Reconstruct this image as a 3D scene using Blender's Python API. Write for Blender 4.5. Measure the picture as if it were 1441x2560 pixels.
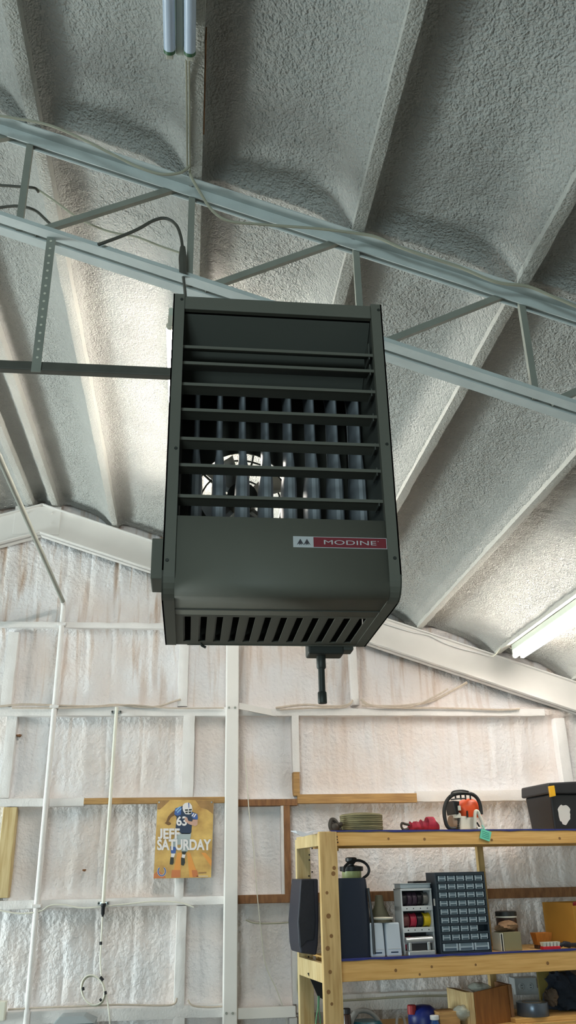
import bpy, math, random
import numpy as np
from mathutils import Vector, Matrix

scene = bpy.context.scene
for o in list(bpy.data.objects):
    bpy.data.objects.remove(o)
col = scene.collection
random.seed(7)

# ------------------------------------------------------------------ camera
F_PX = 2114.46                       # focal length in pixels of the 1441 x 2560 frame
PITCH, YAW, ROLL = [math.radians(a) for a in (23.3808, 6.7773, -1.1693)]
EYE = np.array([0.0, 0.0, 1.6])
_f = np.array([math.sin(YAW) * math.cos(PITCH), math.cos(YAW) * math.cos(PITCH), math.sin(PITCH)])
_r = np.array([math.cos(YAW), -math.sin(YAW), 0.0])
_u = np.cross(_r, _f)
CX = math.cos(ROLL) * _r + math.sin(ROLL) * _u
CY = -math.sin(ROLL) * _r + math.cos(ROLL) * _u
CZ = _f
cam_d = bpy.data.cameras.new('camera')
cam = bpy.data.objects.new('camera', cam_d)
col.objects.link(cam)
cam_d.sensor_fit = 'VERTICAL'
cam_d.sensor_height = 36.0
cam_d.sensor_width = 36.0
cam_d.lens = 36.0 * F_PX / 2560.0
cam_d.clip_start = 0.05
cam.matrix_world = Matrix(((CX[0], CY[0], -CZ[0], EYE[0]), (CX[1], CY[1], -CZ[1], EYE[1]),
                           (CX[2], CY[2], -CZ[2], EYE[2]), (0, 0, 0, 1)))
scene.camera = cam

# ------------------------------------------------------------------ world, lights, exposure
scene.view_settings.view_transform = 'Standard'
scene.view_settings.look = 'None'
scene.view_settings.gamma = 1.0
scene.view_settings.use_curve_mapping = False
scene.view_settings.exposure = 0.06
scene.cycles.max_bounces = 6
scene.cycles.diffuse_bounces = 3
scene.cycles.glossy_bounces = 2
scene.cycles.transmission_bounces = 3
scene.cycles.transparent_max_bounces = 6
scene.cycles.caustics_reflective = False
scene.cycles.caustics_refractive = False
world = bpy.data.worlds.new('world')
scene.world = world
world.use_nodes = True
world.node_tree.nodes['Background'].inputs[0].default_value = (0.62, 0.78, 1.0, 1)
world.node_tree.nodes['Background'].inputs[1].default_value = 1.0


def area(name, loc, target, sx, sy, power, color):
    d = bpy.data.lights.new(name, 'AREA')
    d.shape = 'RECTANGLE'
    d.size, d.size_y, d.energy, d.color = sx, sy, power, color
    o = bpy.data.objects.new(name, d)
    col.objects.link(o)
    o.location = loc
    o.rotation_euler = (Vector(target) - Vector(loc)).to_track_quat('-Z', 'Y').to_euler()
    return o


# daylight through the roller door of the left wall; the rear area light is an added front fill
XL, XR, YB, YW = -7.3, 4.7, -9.0, 7.0      # room: left, right, rear, gable wall (front of its framing)
DOOR = (4.5, 6.9, 0.0, 2.40)               # y0 y1 z0 z1 of the opening in the left wall
REAR = (-6.6, -1.8, 0.0, 2.9)              # x0 x1 z0 z1 of the opening added in the rear wall for the fill
LIGHT_DOOR = area('daylight_left_door', (XL - 0.15, 5.7, 1.25), (XL + 2.0, 6.8, 1.25 - 0.7), 2.2, 2.3, 560, (0.86, 1.0, 0.99))
LIGHT_REAR = area('rear_fill_light', (-4.2, YB - 0.15, 1.45), (-4.2, 0, 1.45), 4.7, 2.8, 450, (0.74, 0.97, 1.0))  # added fill from behind the camera, brightens surfaces facing it
TUBE_STRENGTH = 52.0


# ------------------------------------------------------------------ pixel -> place helpers
def ray(px, py):
    return CX * (px - 720.5) / F_PX - CY * (py - 1280.0) / F_PX + CZ


def at(px, py, Y):
    d = ray(px, py)
    return EYE + d * (Y / d[1])


def atz(px, py, Z):
    d = ray(px, py)
    return EYE + d * ((Z - EYE[2]) / d[2])


# ------------------------------------------------------------------ noise
_TAB = {}


def vnoise(x, y, seed=0):
    if seed not in _TAB:
        _TAB[seed] = np.random.RandomState(seed).rand(256, 256)
    T = _TAB[seed]
    xi = np.floor(x).astype(int); yi = np.floor(y).astype(int)
    fx = x - xi; fy = y - yi
    fx = fx * fx * (3 - 2 * fx); fy = fy * fy * (3 - 2 * fy)
    a = T[xi % 256, yi % 256]; b = T[(xi + 1) % 256, yi % 256]
    c = T[xi % 256, (yi + 1) % 256]; d = T[(xi + 1) % 256, (yi + 1) % 256]
    return (a * (1 - fx) + b * fx) * (1 - fy) + (c * (1 - fx) + d * fx) * fy


def fbm(x, y, seed=0, n=3):
    s = 0; a = 1; t = 0
    for i in range(n):
        s = s + a * (vnoise(x * 2 ** i, y * 2 ** i, seed + i) - 0.5); t += a; a *= 0.5
    return s / t


# ------------------------------------------------------------------ materials
def lin(c):
    return tuple((v / 255 / 12.92 if v / 255 <= 0.04045 else ((v / 255 + 0.055) / 1.055) ** 2.4) for v in c)


MATS = {}


def mat(name, rgb, rough=0.6, metal=0.0, var=0.0, scale=8.0, stretch=(1, 1, 1), bump=0.0, bscale=None, rgb2=None,
        emit=None, trans=0.0, ior=1.45, alpha=1.0, bdist=0.01, thr=(0.35, 0.65)):
    m = bpy.data.materials.new(name)
    m.use_nodes = True
    nt = m.node_tree; N = nt.nodes; L = nt.links
    p = N['Principled BSDF']
    c = lin(rgb) + (1,)
    p.inputs['Base Color'].default_value = c
    p.inputs['Roughness'].default_value = rough
    p.inputs['Metallic'].default_value = metal
    p.inputs['IOR'].default_value = ior
    p.inputs['Transmission Weight'].default_value = trans
    p.inputs['Alpha'].default_value = alpha
    if emit:
        p.inputs['Emission Color'].default_value = emit[0] + (1,)
        p.inputs['Emission Strength'].default_value = emit[1]
    if var or rgb2 or bump:
        tc = N.new('ShaderNodeTexCoord'); mp = N.new('ShaderNodeMapping')
        mp.inputs['Scale'].default_value = stretch
        L.new(tc.outputs['Object'], mp.inputs['Vector'])
    if var or rgb2:
        nz = N.new('ShaderNodeTexNoise')
        nz.inputs['Scale'].default_value = scale; nz.inputs['Detail'].default_value = 4
        L.new(mp.outputs[0], nz.inputs['Vector'])
        cr = N.new('ShaderNodeValToRGB')
        cr.color_ramp.elements[0].position, cr.color_ramp.elements[1].position = thr
        c2 = lin(rgb2) if rgb2 else tuple(v * (1 - var) for v in c[:3])
        cr.color_ramp.elements[0].color = tuple(c2) + (1,)
        cr.color_ramp.elements[1].color = c
        L.new(nz.outputs['Fac'], cr.inputs[0])
        L.new(cr.outputs[0], p.inputs['Base Color'])
    if bump:
        nb = N.new('ShaderNodeTexNoise')
        nb.inputs['Scale'].default_value = bscale or scale * 6; nb.inputs['Detail'].default_value = 3
        L.new(mp.outputs[0], nb.inputs['Vector'])
        bp = N.new('ShaderNodeBump'); bp.inputs['Strength'].default_value = bump; bp.inputs['Distance'].default_value = bdist
        L.new(nb.outputs['Fac'], bp.inputs['Height']); L.new(bp.outputs[0], p.inputs['Normal'])
    MATS[name] = m
    return m




def popcorn(name, rgb, var, s1, s2, dist):
    m = mat(name, rgb, 0.92, var=var, scale=2.2)
    nt = m.node_tree; N = nt.nodes; L = nt.links; p = N['Principled BSDF']
    tc = [n for n in N if n.type == 'TEX_COORD'][0]
    v = N.new('ShaderNodeTexVoronoi'); v.feature = 'F1'; v.inputs['Scale'].default_value = s1
    nd = N.new('ShaderNodeTexNoise'); nd.inputs['Scale'].default_value = s1 * 0.8; nd.inputs['Detail'].default_value = 0
    mx = N.new('ShaderNodeMixRGB'); mx.inputs['Fac'].default_value = 0.03
    L.new(tc.outputs['Object'], nd.inputs['Vector']); L.new(tc.outputs['Object'], mx.inputs['Color1']); L.new(nd.outputs['Color'], mx.inputs['Color2'])
    L.new(mx.outputs[0], v.inputs['Vector'])
    n2 = N.new('ShaderNodeTexNoise'); n2.inputs['Scale'].default_value = s2; n2.inputs['Detail'].default_value = 1.5
    L.new(tc.outputs['Object'], n2.inputs['Vector'])
    ad = N.new('ShaderNodeMath'); ad.operation = 'MULTIPLY_ADD'; ad.inputs[1].default_value = -0.9
    L.new(v.outputs['Distance'], ad.inputs[0]); L.new(n2.outputs['Fac'], ad.inputs[2])
    bp = N.new('ShaderNodeBump'); bp.inputs['Strength'].default_value = 0.7; bp.inputs['Distance'].default_value = dist
    L.new(ad.outputs[0], bp.inputs['Height']); L.new(bp.outputs[0], p.inputs['Normal'])


popcorn('foam_roof', (194, 193, 188), 0.12, 62, 120, 0.014)
popcorn('foam_purlin', (206, 204, 197), 0.10, 70, 130, 0.007)
mat('foam_member', (234, 229, 226), 0.85, var=0.07, scale=6, bump=0.4, bscale=70, bdist=0.008)
mat('white_paint', (232, 227, 222), 0.55, var=0.05, scale=4)
mat('truss_paint', (208, 214, 212), 0.5, var=0.10, scale=9, bump=0.1, bscale=60)
mat('web_paint', (150, 152, 142), 0.55, var=0.12, scale=9)
mat('dark_bar', (92, 90, 82), 0.55, var=0.2, scale=12)
mat('dusty_cable', (206, 190, 174), 0.8, var=0.15, scale=30)
mat('cable_grey', (176, 172, 152), 0.6)
mat('cable_white', (226, 222, 208), 0.5)
mat('cable_dark', (86, 84, 76), 0.6)
mat('black_tape', (24, 26, 30), 0.5)
mat('bare_wood', (188, 148, 94), 0.75, rgb2=(158, 120, 76), scale=5, stretch=(1, 4, 12))
mat('bare_wood_dark', (150, 108, 72), 0.8, rgb2=(122, 84, 56), scale=5, stretch=(8, 4, 2))
mat('lumber', (208, 178, 124), 0.7, rgb2=(180, 146, 92), scale=3.0, stretch=(14, 14, 1.2), thr=(0.3, 0.6))
mat('lumber_pale', (212, 190, 142), 0.7, rgb2=(186, 156, 104), scale=3.0, stretch=(14, 14, 1.2), thr=(0.3, 0.6))
mat('lumber_beam', (222, 180, 114), 0.7, rgb2=(202, 154, 86), scale=3.0, stretch=(1.2, 1.2, 22), thr=(0.3, 0.65))
mat('knot', (134, 98, 58), 0.8)
mat('nail', (50, 42, 36), 0.6)
mat('liner_blue', (58, 66, 140), 0.5, var=0.25, scale=20)
mat('tarp_white', (220, 222, 230), 0.5, var=0.1, scale=12)
mat('heater_paint', (107, 106, 96), 0.62, var=0.06, scale=3)
mat('heater_dark', (82, 83, 77), 0.5)
mat('exchanger', (172, 176, 182), 0.34, metal=0.2, var=0.15, scale=20)
mat('steel', (170, 170, 168), 0.3, metal=0.9)
mat('iron_pipe', (58, 60, 56), 0.5, metal=0.3)
mat('badge_red', (132, 44, 54), 0.45)
mat('badge_white', (206, 206, 208), 0.45)
mat('badge_dark', (70, 66, 72), 0.45)
mat('tube_off', (206, 220, 240), 0.22)
mat('tube_lit', (255, 255, 255), 0.3, emit=((1.0, 0.93, 0.85), TUBE_STRENGTH))
mat('fixture_metal', (190, 200, 188), 0.5)
mat('socket', (206, 204, 190), 0.5)
mat('tube_cap', (60, 104, 70), 0.45)
mat('concrete', (120, 118, 114), 0.8, var=0.2, scale=3)
mat('siding', (196, 192, 182), 0.8, var=0.1, scale=2, bump=0.4, bscale=40)
mat('khaki', (130, 122, 88), 0.9, rgb2=(104, 98, 72), scale=10, stretch=(1, 1, 14), bump=0.3, bscale=80)
mat('hook_dark', (66, 60, 54), 0.6, metal=0.3)
mat('strap_red', (178, 44, 68), 0.75, rgb2=(128, 28, 48), scale=22)
mat('saw_orange', (232, 88, 44), 0.4)
mat('saw_white', (214, 210, 196), 0.45)
mat('saw_black', (36, 36, 36), 0.5)
mat('saw_brown', (150, 128, 110), 0.6)
mat('tag_teal', (110, 204, 176), 0.6)
mat('tag_ink', (60, 130, 116), 0.6)
mat('black_plastic', (34, 35, 38), 0.45)
mat('latch_yellow', (222, 168, 34), 0.5)
mat('sticker_white', (220, 216, 210), 0.7)
mat('charcoal', (38, 40, 48), 0.7, var=0.2, scale=60)
mat('navy_plastic', (28, 36, 52), 0.4)
mat('purple_edge', (46, 47, 58), 0.5)
mat('pale_green', (176, 184, 128), 0.4)
mat('speaker_grey', (188, 198, 208), 0.5)
mat('speaker_logo', (44, 60, 84), 0.5)
mat('funnel', (120, 114, 92), 0.4)
mat('cream_plastic', (224, 220, 204), 0.5)
mat('rack_white', (196, 200, 202), 0.5)
mat('rack_hole', (40, 42, 44), 0.6)
mat('clear_box', (176, 190, 198), 0.25, alpha=0.75)
mat('spool_black', (36, 32, 38), 0.4)
mat('spool_purple', (66, 50, 64), 0.4)
mat('spool_grey', (140, 136, 132), 0.35, metal=0.4)
mat('spool_maroon', (112, 62, 62), 0.4)
mat('spool_red', (172, 42, 66), 0.4)
mat('spool_yellow', (218, 186, 34), 0.4)
mat('silver', (178, 182, 182), 0.3, metal=0.5)
mat('cabinet_dark', (38, 50, 60), 0.5)
mat('drawer_clear', (112, 128, 138), 0.25)
mat('drawer_pull', (168, 182, 190), 0.3)
mat('drawer_gap', (16, 18, 22), 0.7)
mat('jar_dark', (60, 40, 34), 0.3)
mat('paper_brown', (150, 116, 86), 0.85, var=0.25, scale=30)
mat('box_beige', (132, 124, 92), 0.8)
mat('bristle_orange', (176, 104, 32), 0.85, var=0.3, scale=40, stretch=(3, 3, 0.4))
mat('brush_red', (190, 30, 44), 0.5)
mat('bristle_white', (216, 216, 196), 0.7, var=0.15, scale=60, stretch=(3, 3, 0.4))
mat('cardboard', (186, 134, 52), 0.8, var=0.1, scale=6)
mat('plywood', (150, 98, 46), 0.65, rgb2=(124, 76, 34), scale=4, stretch=(8, 8, 1))
mat('ply_edge', (206, 186, 140), 0.75, rgb2=(164, 130, 84), scale=18, stretch=(14, 14, 0.3))
mat('duct_tape', (92, 100, 112), 0.28, metal=0.5)
mat('tape_core', (170, 144, 108), 0.8)
mat('cloth_dark', (40, 46, 58), 0.9, var=0.35, scale=12, bump=0.6, bscale=40)
mat('cloth_brown', (104, 86, 72), 0.9, var=0.3, scale=12, bump=0.5, bscale=40)
mat('outlet_plate', (176, 180, 182), 0.45)
mat('panel_olive', (140, 124, 66), 0.8, var=0.15, scale=6)
mat('jug_teal', (26, 74, 84), 0.4)
mat('jug_grey', (128, 124, 120), 0.5)
mat('jug_blue', (24, 40, 112), 0.4)
mat('bottle_blue', (34, 70, 128), 0.3)
mat('cap_white', (220, 222, 222), 0.5)
mat('bag_clear', (190, 196, 186), 0.15, alpha=0.55, bump=0.6, bscale=40)
mat('grey_lid', (146, 156, 160), 0.5)
mat('red_plastic', (150, 40, 44), 0.5)
mat('orange_plastic', (200, 96, 40), 0.5)
mat('cord_green', (96, 150, 110), 0.5)
mat('poster_gold', (232, 194, 112), 0.45, rgb2=(176, 132, 70), scale=7.0, stretch=(1, 1, 1.3), thr=(0.3, 0.72))
mat('poster_brown', (166, 126, 76), 0.45, var=0.2, scale=20)
mat('poster_orange', (224, 152, 72), 0.45)
mat('poster_rust', (200, 120, 70), 0.45)
mat('poster_navy', (40, 54, 78), 0.45)
mat('poster_blue', (66, 96, 160), 0.45)
mat('poster_sky', (140, 182, 216), 0.45)
mat('poster_white', (232, 226, 224), 0.45)
mat('poster_grey', (172, 182, 182), 0.45)
mat('poster_skin', (200, 158, 138), 0.45)
mat('poster_arm', (116, 82, 44), 0.45)
mat('poster_dark', (48, 50, 44), 0.45)


def foam_wall_mat():
    m = mat('foam_wall', (226, 220, 207), 0.9)
    nt = m.node_tree; N = nt.nodes; L = nt.links; p = N['Principled BSDF']
    tc = N.new('ShaderNodeTexCoord')
    mp = N.new('ShaderNodeMapping'); mp.inputs['Scale'].default_value = (11, 1, 0.9)
    L.new(tc.outputs['Object'], mp.inputs['Vector'])
    n1 = N.new('ShaderNodeTexNoise'); n1.inputs['Scale'].default_value = 1.6; n1.inputs['Detail'].default_value = 4
    n1.inputs['Distortion'].default_value = 0.4
    L.new(mp.outputs[0], n1.inputs['Vector'])
    cr = N.new('ShaderNodeValToRGB')                       # rusty drip streaks
    cr.color_ramp.elements[0].position = 0.52; cr.color_ramp.elements[1].position = 0.72
    cr.color_ramp.elements[0].color = (0, 0, 0, 1); cr.color_ramp.elements[1].color = (1, 1, 1, 1)
    L.new(n1.outputs['Fac'], cr.inputs[0])
    sp = N.new('ShaderNodeSeparateXYZ'); L.new(tc.outputs['Object'], sp.inputs[0])
    mr = N.new('ShaderNodeMapRange')                       # the drips run down from under the roof
    mr.inputs['From Min'].default_value = 2.3; mr.inputs['From Max'].default_value = 3.8
    mr.inputs['To Min'].default_value = 0.10; mr.inputs['To Max'].default_value = 0.85
    L.new(sp.outputs['Z'], mr.inputs['Value'])
    mu = N.new('ShaderNodeMath'); mu.operation = 'MULTIPLY'
    L.new(cr.outputs[0], mu.inputs[0]); L.new(mr.outputs[0], mu.inputs[1])
    n2 = N.new('ShaderNodeTexNoise'); n2.inputs['Scale'].default_value = 2.6; n2.inputs['Detail'].default_value = 1.5
    L.new(tc.outputs['Object'], n2.inputs['Vector'])
    c2 = N.new('ShaderNodeValToRGB')
    c2.color_ramp.elements[0].position = 0.35; c2.color_ramp.elements[1].position = 0.68
    c2.color_ramp.elements[0].color = lin((234, 230, 230)) + (1,)
    c2.color_ramp.elements[1].color = lin((231, 218, 211)) + (1,)
    L.new(n2.outputs['Fac'], c2.inputs[0])
    mx = N.new('ShaderNodeMixRGB')
    mx.inputs['Color2'].default_value = lin((184, 150, 122)) + (1,)
    L.new(mu.outputs[0], mx.inputs['Fac']); L.new(c2.outputs[0], mx.inputs['Color1'])
    L.new(mx.outputs[0], p.inputs['Base Color'])
    nb = N.new('ShaderNodeTexNoise'); nb.inputs['Scale'].default_value = 38; nb.inputs['Detail'].default_value = 2.5
    L.new(tc.outputs['Object'], nb.inputs['Vector'])
    bp = N.new('ShaderNodeBump'); bp.inputs['Strength'].default_value = 0.7; bp.inputs['Distance'].default_value = 0.02
    L.new(nb.outputs['Fac'], bp.inputs['Height']); L.new(bp.outputs[0], p.inputs['Normal'])


foam_wall_mat()


# ------------------------------------------------------------------ mesh builder
def wloc(o):
    v = Vector((0, 0, 0))
    while o is not None:
        v = v + o.location
        o = o.parent
    return v


class MB:
    """collects shapes in room coordinates; build() links them as one mesh object"""

    def __init__(s, xf=None):
        s.v = []; s.f = []; s.xf = xf

    def add(s, vs, fs):
        b = len(s.v)
        for p in vs:
            p = (float(p[0]), float(p[1]), float(p[2]))
            s.v.append(tuple(s.xf(p)) if s.xf else p)
        s.f += [tuple(i + b for i in f) for f in fs]
        return s

    def box(s, x0, x1, y0, y1, z0, z1):
        vs = [(x, y, z) for z in (z0, z1) for y in (y0, y1) for x in (x0, x1)]
        return s.add(vs, [(0, 2, 3, 1), (4, 5, 7, 6), (0, 1, 5, 4), (2, 6, 7, 3), (0, 4, 6, 2), (1, 3, 7, 5)])

    def hexa(s, b, t):
        """bottom quad and top quad, same winding (counter-clockwise from above)"""
        return s.add(list(b) + list(t), [(3, 2, 1, 0), (4, 5, 6, 7)] + [(i, (i + 1) % 4, 4 + (i + 1) % 4, 4 + i) for i in range(4)])

    def prism(s, poly, a, b):
        """poly: points as 3-vectors; extruded by vector from a-offset to b-offset"""
        n = len(poly); a = Vector(a); b = Vector(b)
        vs = [Vector(p) + a for p in poly] + [Vector(p) + b for p in poly]
        return s.add(vs, [tuple(range(n))[::-1], tuple(range(n, 2 * n))] + [(i, (i + 1) % n, n + (i + 1) % n, n + i) for i in range(n)])

    def bar(s, p0, p1, w, h, up=(0, 0, 1)):
        p0 = Vector(p0); p1 = Vector(p1); d = (p1 - p0).normalized(); up = Vector(up)
        a = d.cross(up).normalized() * (w / 2); c = a.cross(d).normalized() * (h / 2)
        q = [p - a - c for p in (p0,)] + [p0 + a - c, p0 + a + c, p0 - a + c]
        r = [v + (p1 - p0) for v in q]
        return s.add(q + r, [(0, 1, 2, 3), (7, 6, 5, 4)] + [(i, 4 + i, 4 + (i + 1) % 4, (i + 1) % 4) for i in range(4)])

    def rings(s, rings, cap=True, closed=False):
        n = len(rings[0]); vs = [p for r in rings for p in r]; fs = []
        m = len(rings)
        for i in range(m if closed else m - 1):
            j = (i + 1) % m
            for k in range(n):
                fs.append((i * n + k, i * n + (k + 1) % n, j * n + (k + 1) % n, j * n + k))
        if cap and not closed:
            fs.append(tuple(range(n))[::-1]); fs.append(tuple(range((m - 1) * n, m * n)))
        return s.add(vs, fs)

    def tube(s, pts, r, n=8, closed=False):
        pts = [Vector(p) for p in pts]; m = len(pts)
        rs = r if isinstance(r, (list, tuple)) else [r] * m
        rings = []; ref = None
        for i, p in enumerate(pts):
            if closed:
                d = pts[(i + 1) % m] - pts[i - 1]
            else:
                d = pts[min(i + 1, m - 1)] - pts[max(i - 1, 0)]
            d.normalize()
            if ref is None:
                ref = Vector((0, 0, 1)) if abs(d.z) < 0.9 else Vector((1, 0, 0))
            a = d.cross(ref)
            if a.length < 1e-5:
                a = d.orthogonal()
            a.normalize(); b = a.cross(d).normalized(); ref = b
            rings.append([p + (a * math.cos(t) + b * math.sin(t)) * rs[i] for t in [2 * math.pi * k / n for k in range(n)]])
        return s.rings(rings, True, closed)

    def cyl(s, p0, p1, r0, r1=None, n=16):
        return s.tube([p0, p1], [r0, r0 if r1 is None else r1], n)

    def lathe(s, c, prof, n=24, axis='z'):
        rings = []
        for (r, h) in prof:
            ring = []
            for k in range(n):
                t = 2 * math.pi * k / n
                if axis == 'z':
                    ring.append((c[0] + r * math.cos(t), c[1] + r * math.sin(t), c[2] + h))
                elif axis == 'x':
                    ring.append((c[0] + h, c[1] + r * math.cos(t), c[2] + r * math.sin(t)))
                else:
                    ring.append((c[0] + r * math.sin(t), c[1] + h, c[2] + r * math.cos(t)))
            rings.append(ring)
        return s.rings(rings)

    def blob(s, c, rad, amp=0.2, seed=0, nu=20, nv=12, freq=1.6, flat=None):
        rings = []
        for j in range(1, nv):
            th = math.pi * j / nv; ring = []
            for k in range(nu):
                ph = 2 * math.pi * k / nu
                d = np.array([math.sin(th) * math.cos(ph), math.sin(th) * math.sin(ph), -math.cos(th)])
                q = d * freq + 40
                nn = float(fbm(np.array([q[0] + q[2] * .7]), np.array([q[1] - q[2] * .6]), seed, 3)[0]) * 2
                e = 1 + amp * nn
                p = [c[i] + rad[i] * d[i] * e for i in range(3)]
                if flat is not None:
                    p[2] = max(p[2], flat)
                ring.append(p)
            rings.append(ring)
        return s.rings(rings)

    def build(s, name, m, parent=None, loc=None, bevel=0.0, smooth=False):
        me = bpy.data.meshes.new(name)
        if parent is not None:
            off = wloc(parent); o_loc = Vector((0, 0, 0))
        else:
            off = Vector(loc) if loc is not None else Vector((0, 0, 0)); o_loc = off
        me.from_pydata([(v[0] - off.x, v[1] - off.y, v[2] - off.z) for v in s.v], [], s.f)
        me.materials.append(MATS[m])
        me.update()
        import bmesh
        bm = bmesh.new(); bm.from_mesh(me); bmesh.ops.recalc_face_normals(bm, faces=bm.faces[:]); bm.to_mesh(me); bm.free()
        if smooth:
            for p in me.polygons:
                p.use_smooth = True
            try:
                me.set_sharp_from_angle(angle=math.radians(40))
            except Exception:
                pass
        o = bpy.data.objects.new(name, me)
        o.location = o_loc
        col.objects.link(o)
        if parent is not None:
            o.parent = parent
        if bevel:
            b = o.modifiers.new('bevel', 'BEVEL'); b.width = bevel; b.segments = 2; b.limit_method = 'ANGLE'
        return o


def tag(o, label, cat=None, group=None, kind=None):
    if label: o['label'] = label
    if cat: o['category'] = cat
    if group: o['group'] = group
    if kind: o['kind'] = kind
    return o


def thing(name, loc, label, cat, group=None, kind=None):
    o = bpy.data.objects.new(name, None)
    o.empty_display_size = 0.1
    o.location = Vector([float(v) for v in loc])
    col.objects.link(o)
    return tag(o, label, cat, group, kind)


def grid_mesh(name, P, m, parent=None):
    """P: array (nu, nv, 3)"""
    nu, nv = P.shape[:2]
    me = bpy.data.meshes.new(name)
    idx = np.arange(nu * nv).reshape(nu, nv)
    q = np.stack([idx[:-1, :-1], idx[1:, :-1], idx[1:, 1:], idx[:-1, 1:]], -1).reshape(-1, 4)
    me.vertices.add(nu * nv); me.vertices.foreach_set('co', P.reshape(-1).astype(np.float32))
    me.loops.add(q.size); me.loops.foreach_set('vertex_index', q.reshape(-1).astype(np.int32))
    me.polygons.add(len(q)); me.polygons.foreach_set('loop_start', np.arange(0, q.size, 4, dtype=np.int32))
    me.polygons.foreach_set('use_smooth', np.ones(len(q), dtype=bool))
    me.update(calc_edges=True); me.validate()
    me.materials.append(MATS[m])
    o = bpy.data.objects.new(name, me); col.objects.link(o)
    if parent: o.parent = parent
    return o


def lumpy(mb, p0, p1, w, h, amp=0.006, seed=1, step=0.03, side=(0, 1, 0), rnd=0.35):
    """foam-coated bar with rounded, uneven section; w along side, h across"""
    p0 = np.array(p0, float); p1 = np.array(p1, float); d = p1 - p0; ln = np.linalg.norm(d); d /= ln
    a = np.array(side, float); a -= d * (a @ d); a /= np.linalg.norm(a); b = np.cross(d, a)
    n = max(2, int(ln / step)); rings = []
    K = 12
    for i in range(n + 1):
        c = p0 + d * (ln * i / n); ring = []
        for k in range(K):
            t = 2 * math.pi * (k + 0.5) / K
            cx, cy = math.cos(t), math.sin(t)
            e = 1 / max(abs(cx), abs(cy)); e = e * (1 - rnd) + rnd * 1.06
            nz = float(fbm(np.array([i * step * 9 + 11.]), np.array([k * 0.8 + 5.]), seed, 3)[0]) * 2 * amp
            ring.append(c + a * (cx * e * w / 2 + cx * nz) + b * (cy * e * h / 2 + cy * nz))
        rings.append(ring)
    return mb.rings(rings)


def text_mesh(body, bold=0.0):
    cu = bpy.data.curves.new('lettering', 'FONT'); cu.body = body; cu.offset = bold
    o = bpy.data.objects.new('lettering', cu); col.objects.link(o)
    dg = bpy.context.evaluated_depsgraph_get(); dg.update()
    me = bpy.data.meshes.new_from_object(o.evaluated_get(dg))
    vs = np.array([v.co[:] for v in me.vertices]); fs = [tuple(p.vertices) for p in me.polygons]
    bpy.data.objects.remove(o); bpy.data.meshes.remove(me); bpy.data.curves.remove(cu)
    vs = vs[:, :2]; vs = (vs - vs.min(0)) / (vs.max(0) - vs.min(0))
    return vs, fs


# ================================================================== SETTING
RIDGE = -1.33
SL = 0.335


def roof(x):                                   # height of the purlins' underside
    x0 = 4.326 - SL * (x + 0.359)
    return x0 if x >= RIDGE else 4.326 - SL * (RIDGE + 0.359) - SL * (RIDGE - x)


def roof_np(x):
    top = 4.326 - SL * (RIDGE + 0.359)
    return top - SL * np.abs(x - RIDGE)


PUR_R = [-1.225] + [-0.70 + 0.662 * k for k in range(0, 9)]
PUR_L = [-1.435] + [-1.96 - 0.662 * k for k in range(0, 8)]
PUR_R = [x for x in PUR_R if x < XR]; PUR_L = [x for x in PUR_L if x > XL]
PH = 0.135

# floor
fl = MB().box(XL - 0.1, XR + 0.1, YB - 0.1, YW + 0.25, -0.1, 0).build('floor', 'concrete')
tag(fl, 'grey concrete shop floor', kind='structure')

# ceiling: foam between the purlins, right slope finely built, left slope coarser
def ceiling_grid(x0, x1, y0, y1, step, seed):
    xs = np.arange(x0, x1 + step, step); ys = np.arange(y0, y1 + step, step)
    X, Y = np.meshgrid(xs, ys, indexing='ij')
    H = np.full_like(X, PH)
    for p in PUR_R + PUR_L:
        wob = 0.02 * vnoise(Y * 3 + p * 7, Y * 0 + p, seed + 5)
        d = X - p
        H -= np.where(d < 0, 0.115 * np.exp(-(np.maximum(0, -d - 0.02) / (0.075 + wob)) ** 1.4), 0.05 * np.exp(-np.maximum(0, d - 0.025) / (0.022 + wob * .4)))
    yt = np.abs(Y - 2.70)
    H -= 0.04 * np.exp(-yt / 0.05) * (0.6 + 0.8 * vnoise(X * 4, Y * 4, seed + 9))
    H -= 0.05 * np.exp(-np.abs(Y - 7.02) / 0.09)
    n = 0.018 * fbm(X * 2.2, Y * 2.2, seed, 3) + 0.007 * fbm(X * 16, Y * 16, seed + 20, 2) + 0.008 * fbm(X * 45, Y * 45, seed + 30, 1)
    Z = roof_np(X) + H + n
    return np.stack([X, Y, Z], -1)


ce = grid_mesh('ceiling', ceiling_grid(RIDGE - 1.2, XR, 0.3, YW + 0.2, 0.0135, 3), 'foam_roof')
tag(ce, 'sprayed foam underside of the roof between the purlins', kind='structure')
c2 = MB()
for xa, xb, ya, yb in ((XL, RIDGE - 1.2, YB, YW + 0.2), (RIDGE - 1.2, RIDGE, YB, 0.3), (RIDGE, XR, YB, 0.3)):
    za, zb = roof(xa) + PH, roof(xb) + PH
    c2.hexa([(xa, ya, za), (xb, ya, zb), (xb, yb, zb), (xa, yb, za)], [(xa, ya, za + .1), (xb, ya, zb + .1), (xb, yb, zb + .1), (xa, yb, za + .1)])
c2.build('foam_sheet', 'foam_roof', ce)
c3 = MB()                                                # outer roof skin keeps the daylight out
for xa, xb in ((XL - .2, RIDGE), (RIDGE, XR + .2)):
    za, zb = roof(xa) + 0.26, roof(xb) + 0.26
    c3.hexa([(xa, YB - .3, za), (xb, YB - .3, zb), (xb, YW + .4, zb), (xa, YW + .4, za)],
            [(xa, YB - .3, za + .03), (xb, YB - .3, zb + .03), (xb, YW + .4, zb + .03), (xa, YW + .4, za + .03)])
c3.build('roof_skin', 'siding', ce)
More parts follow.
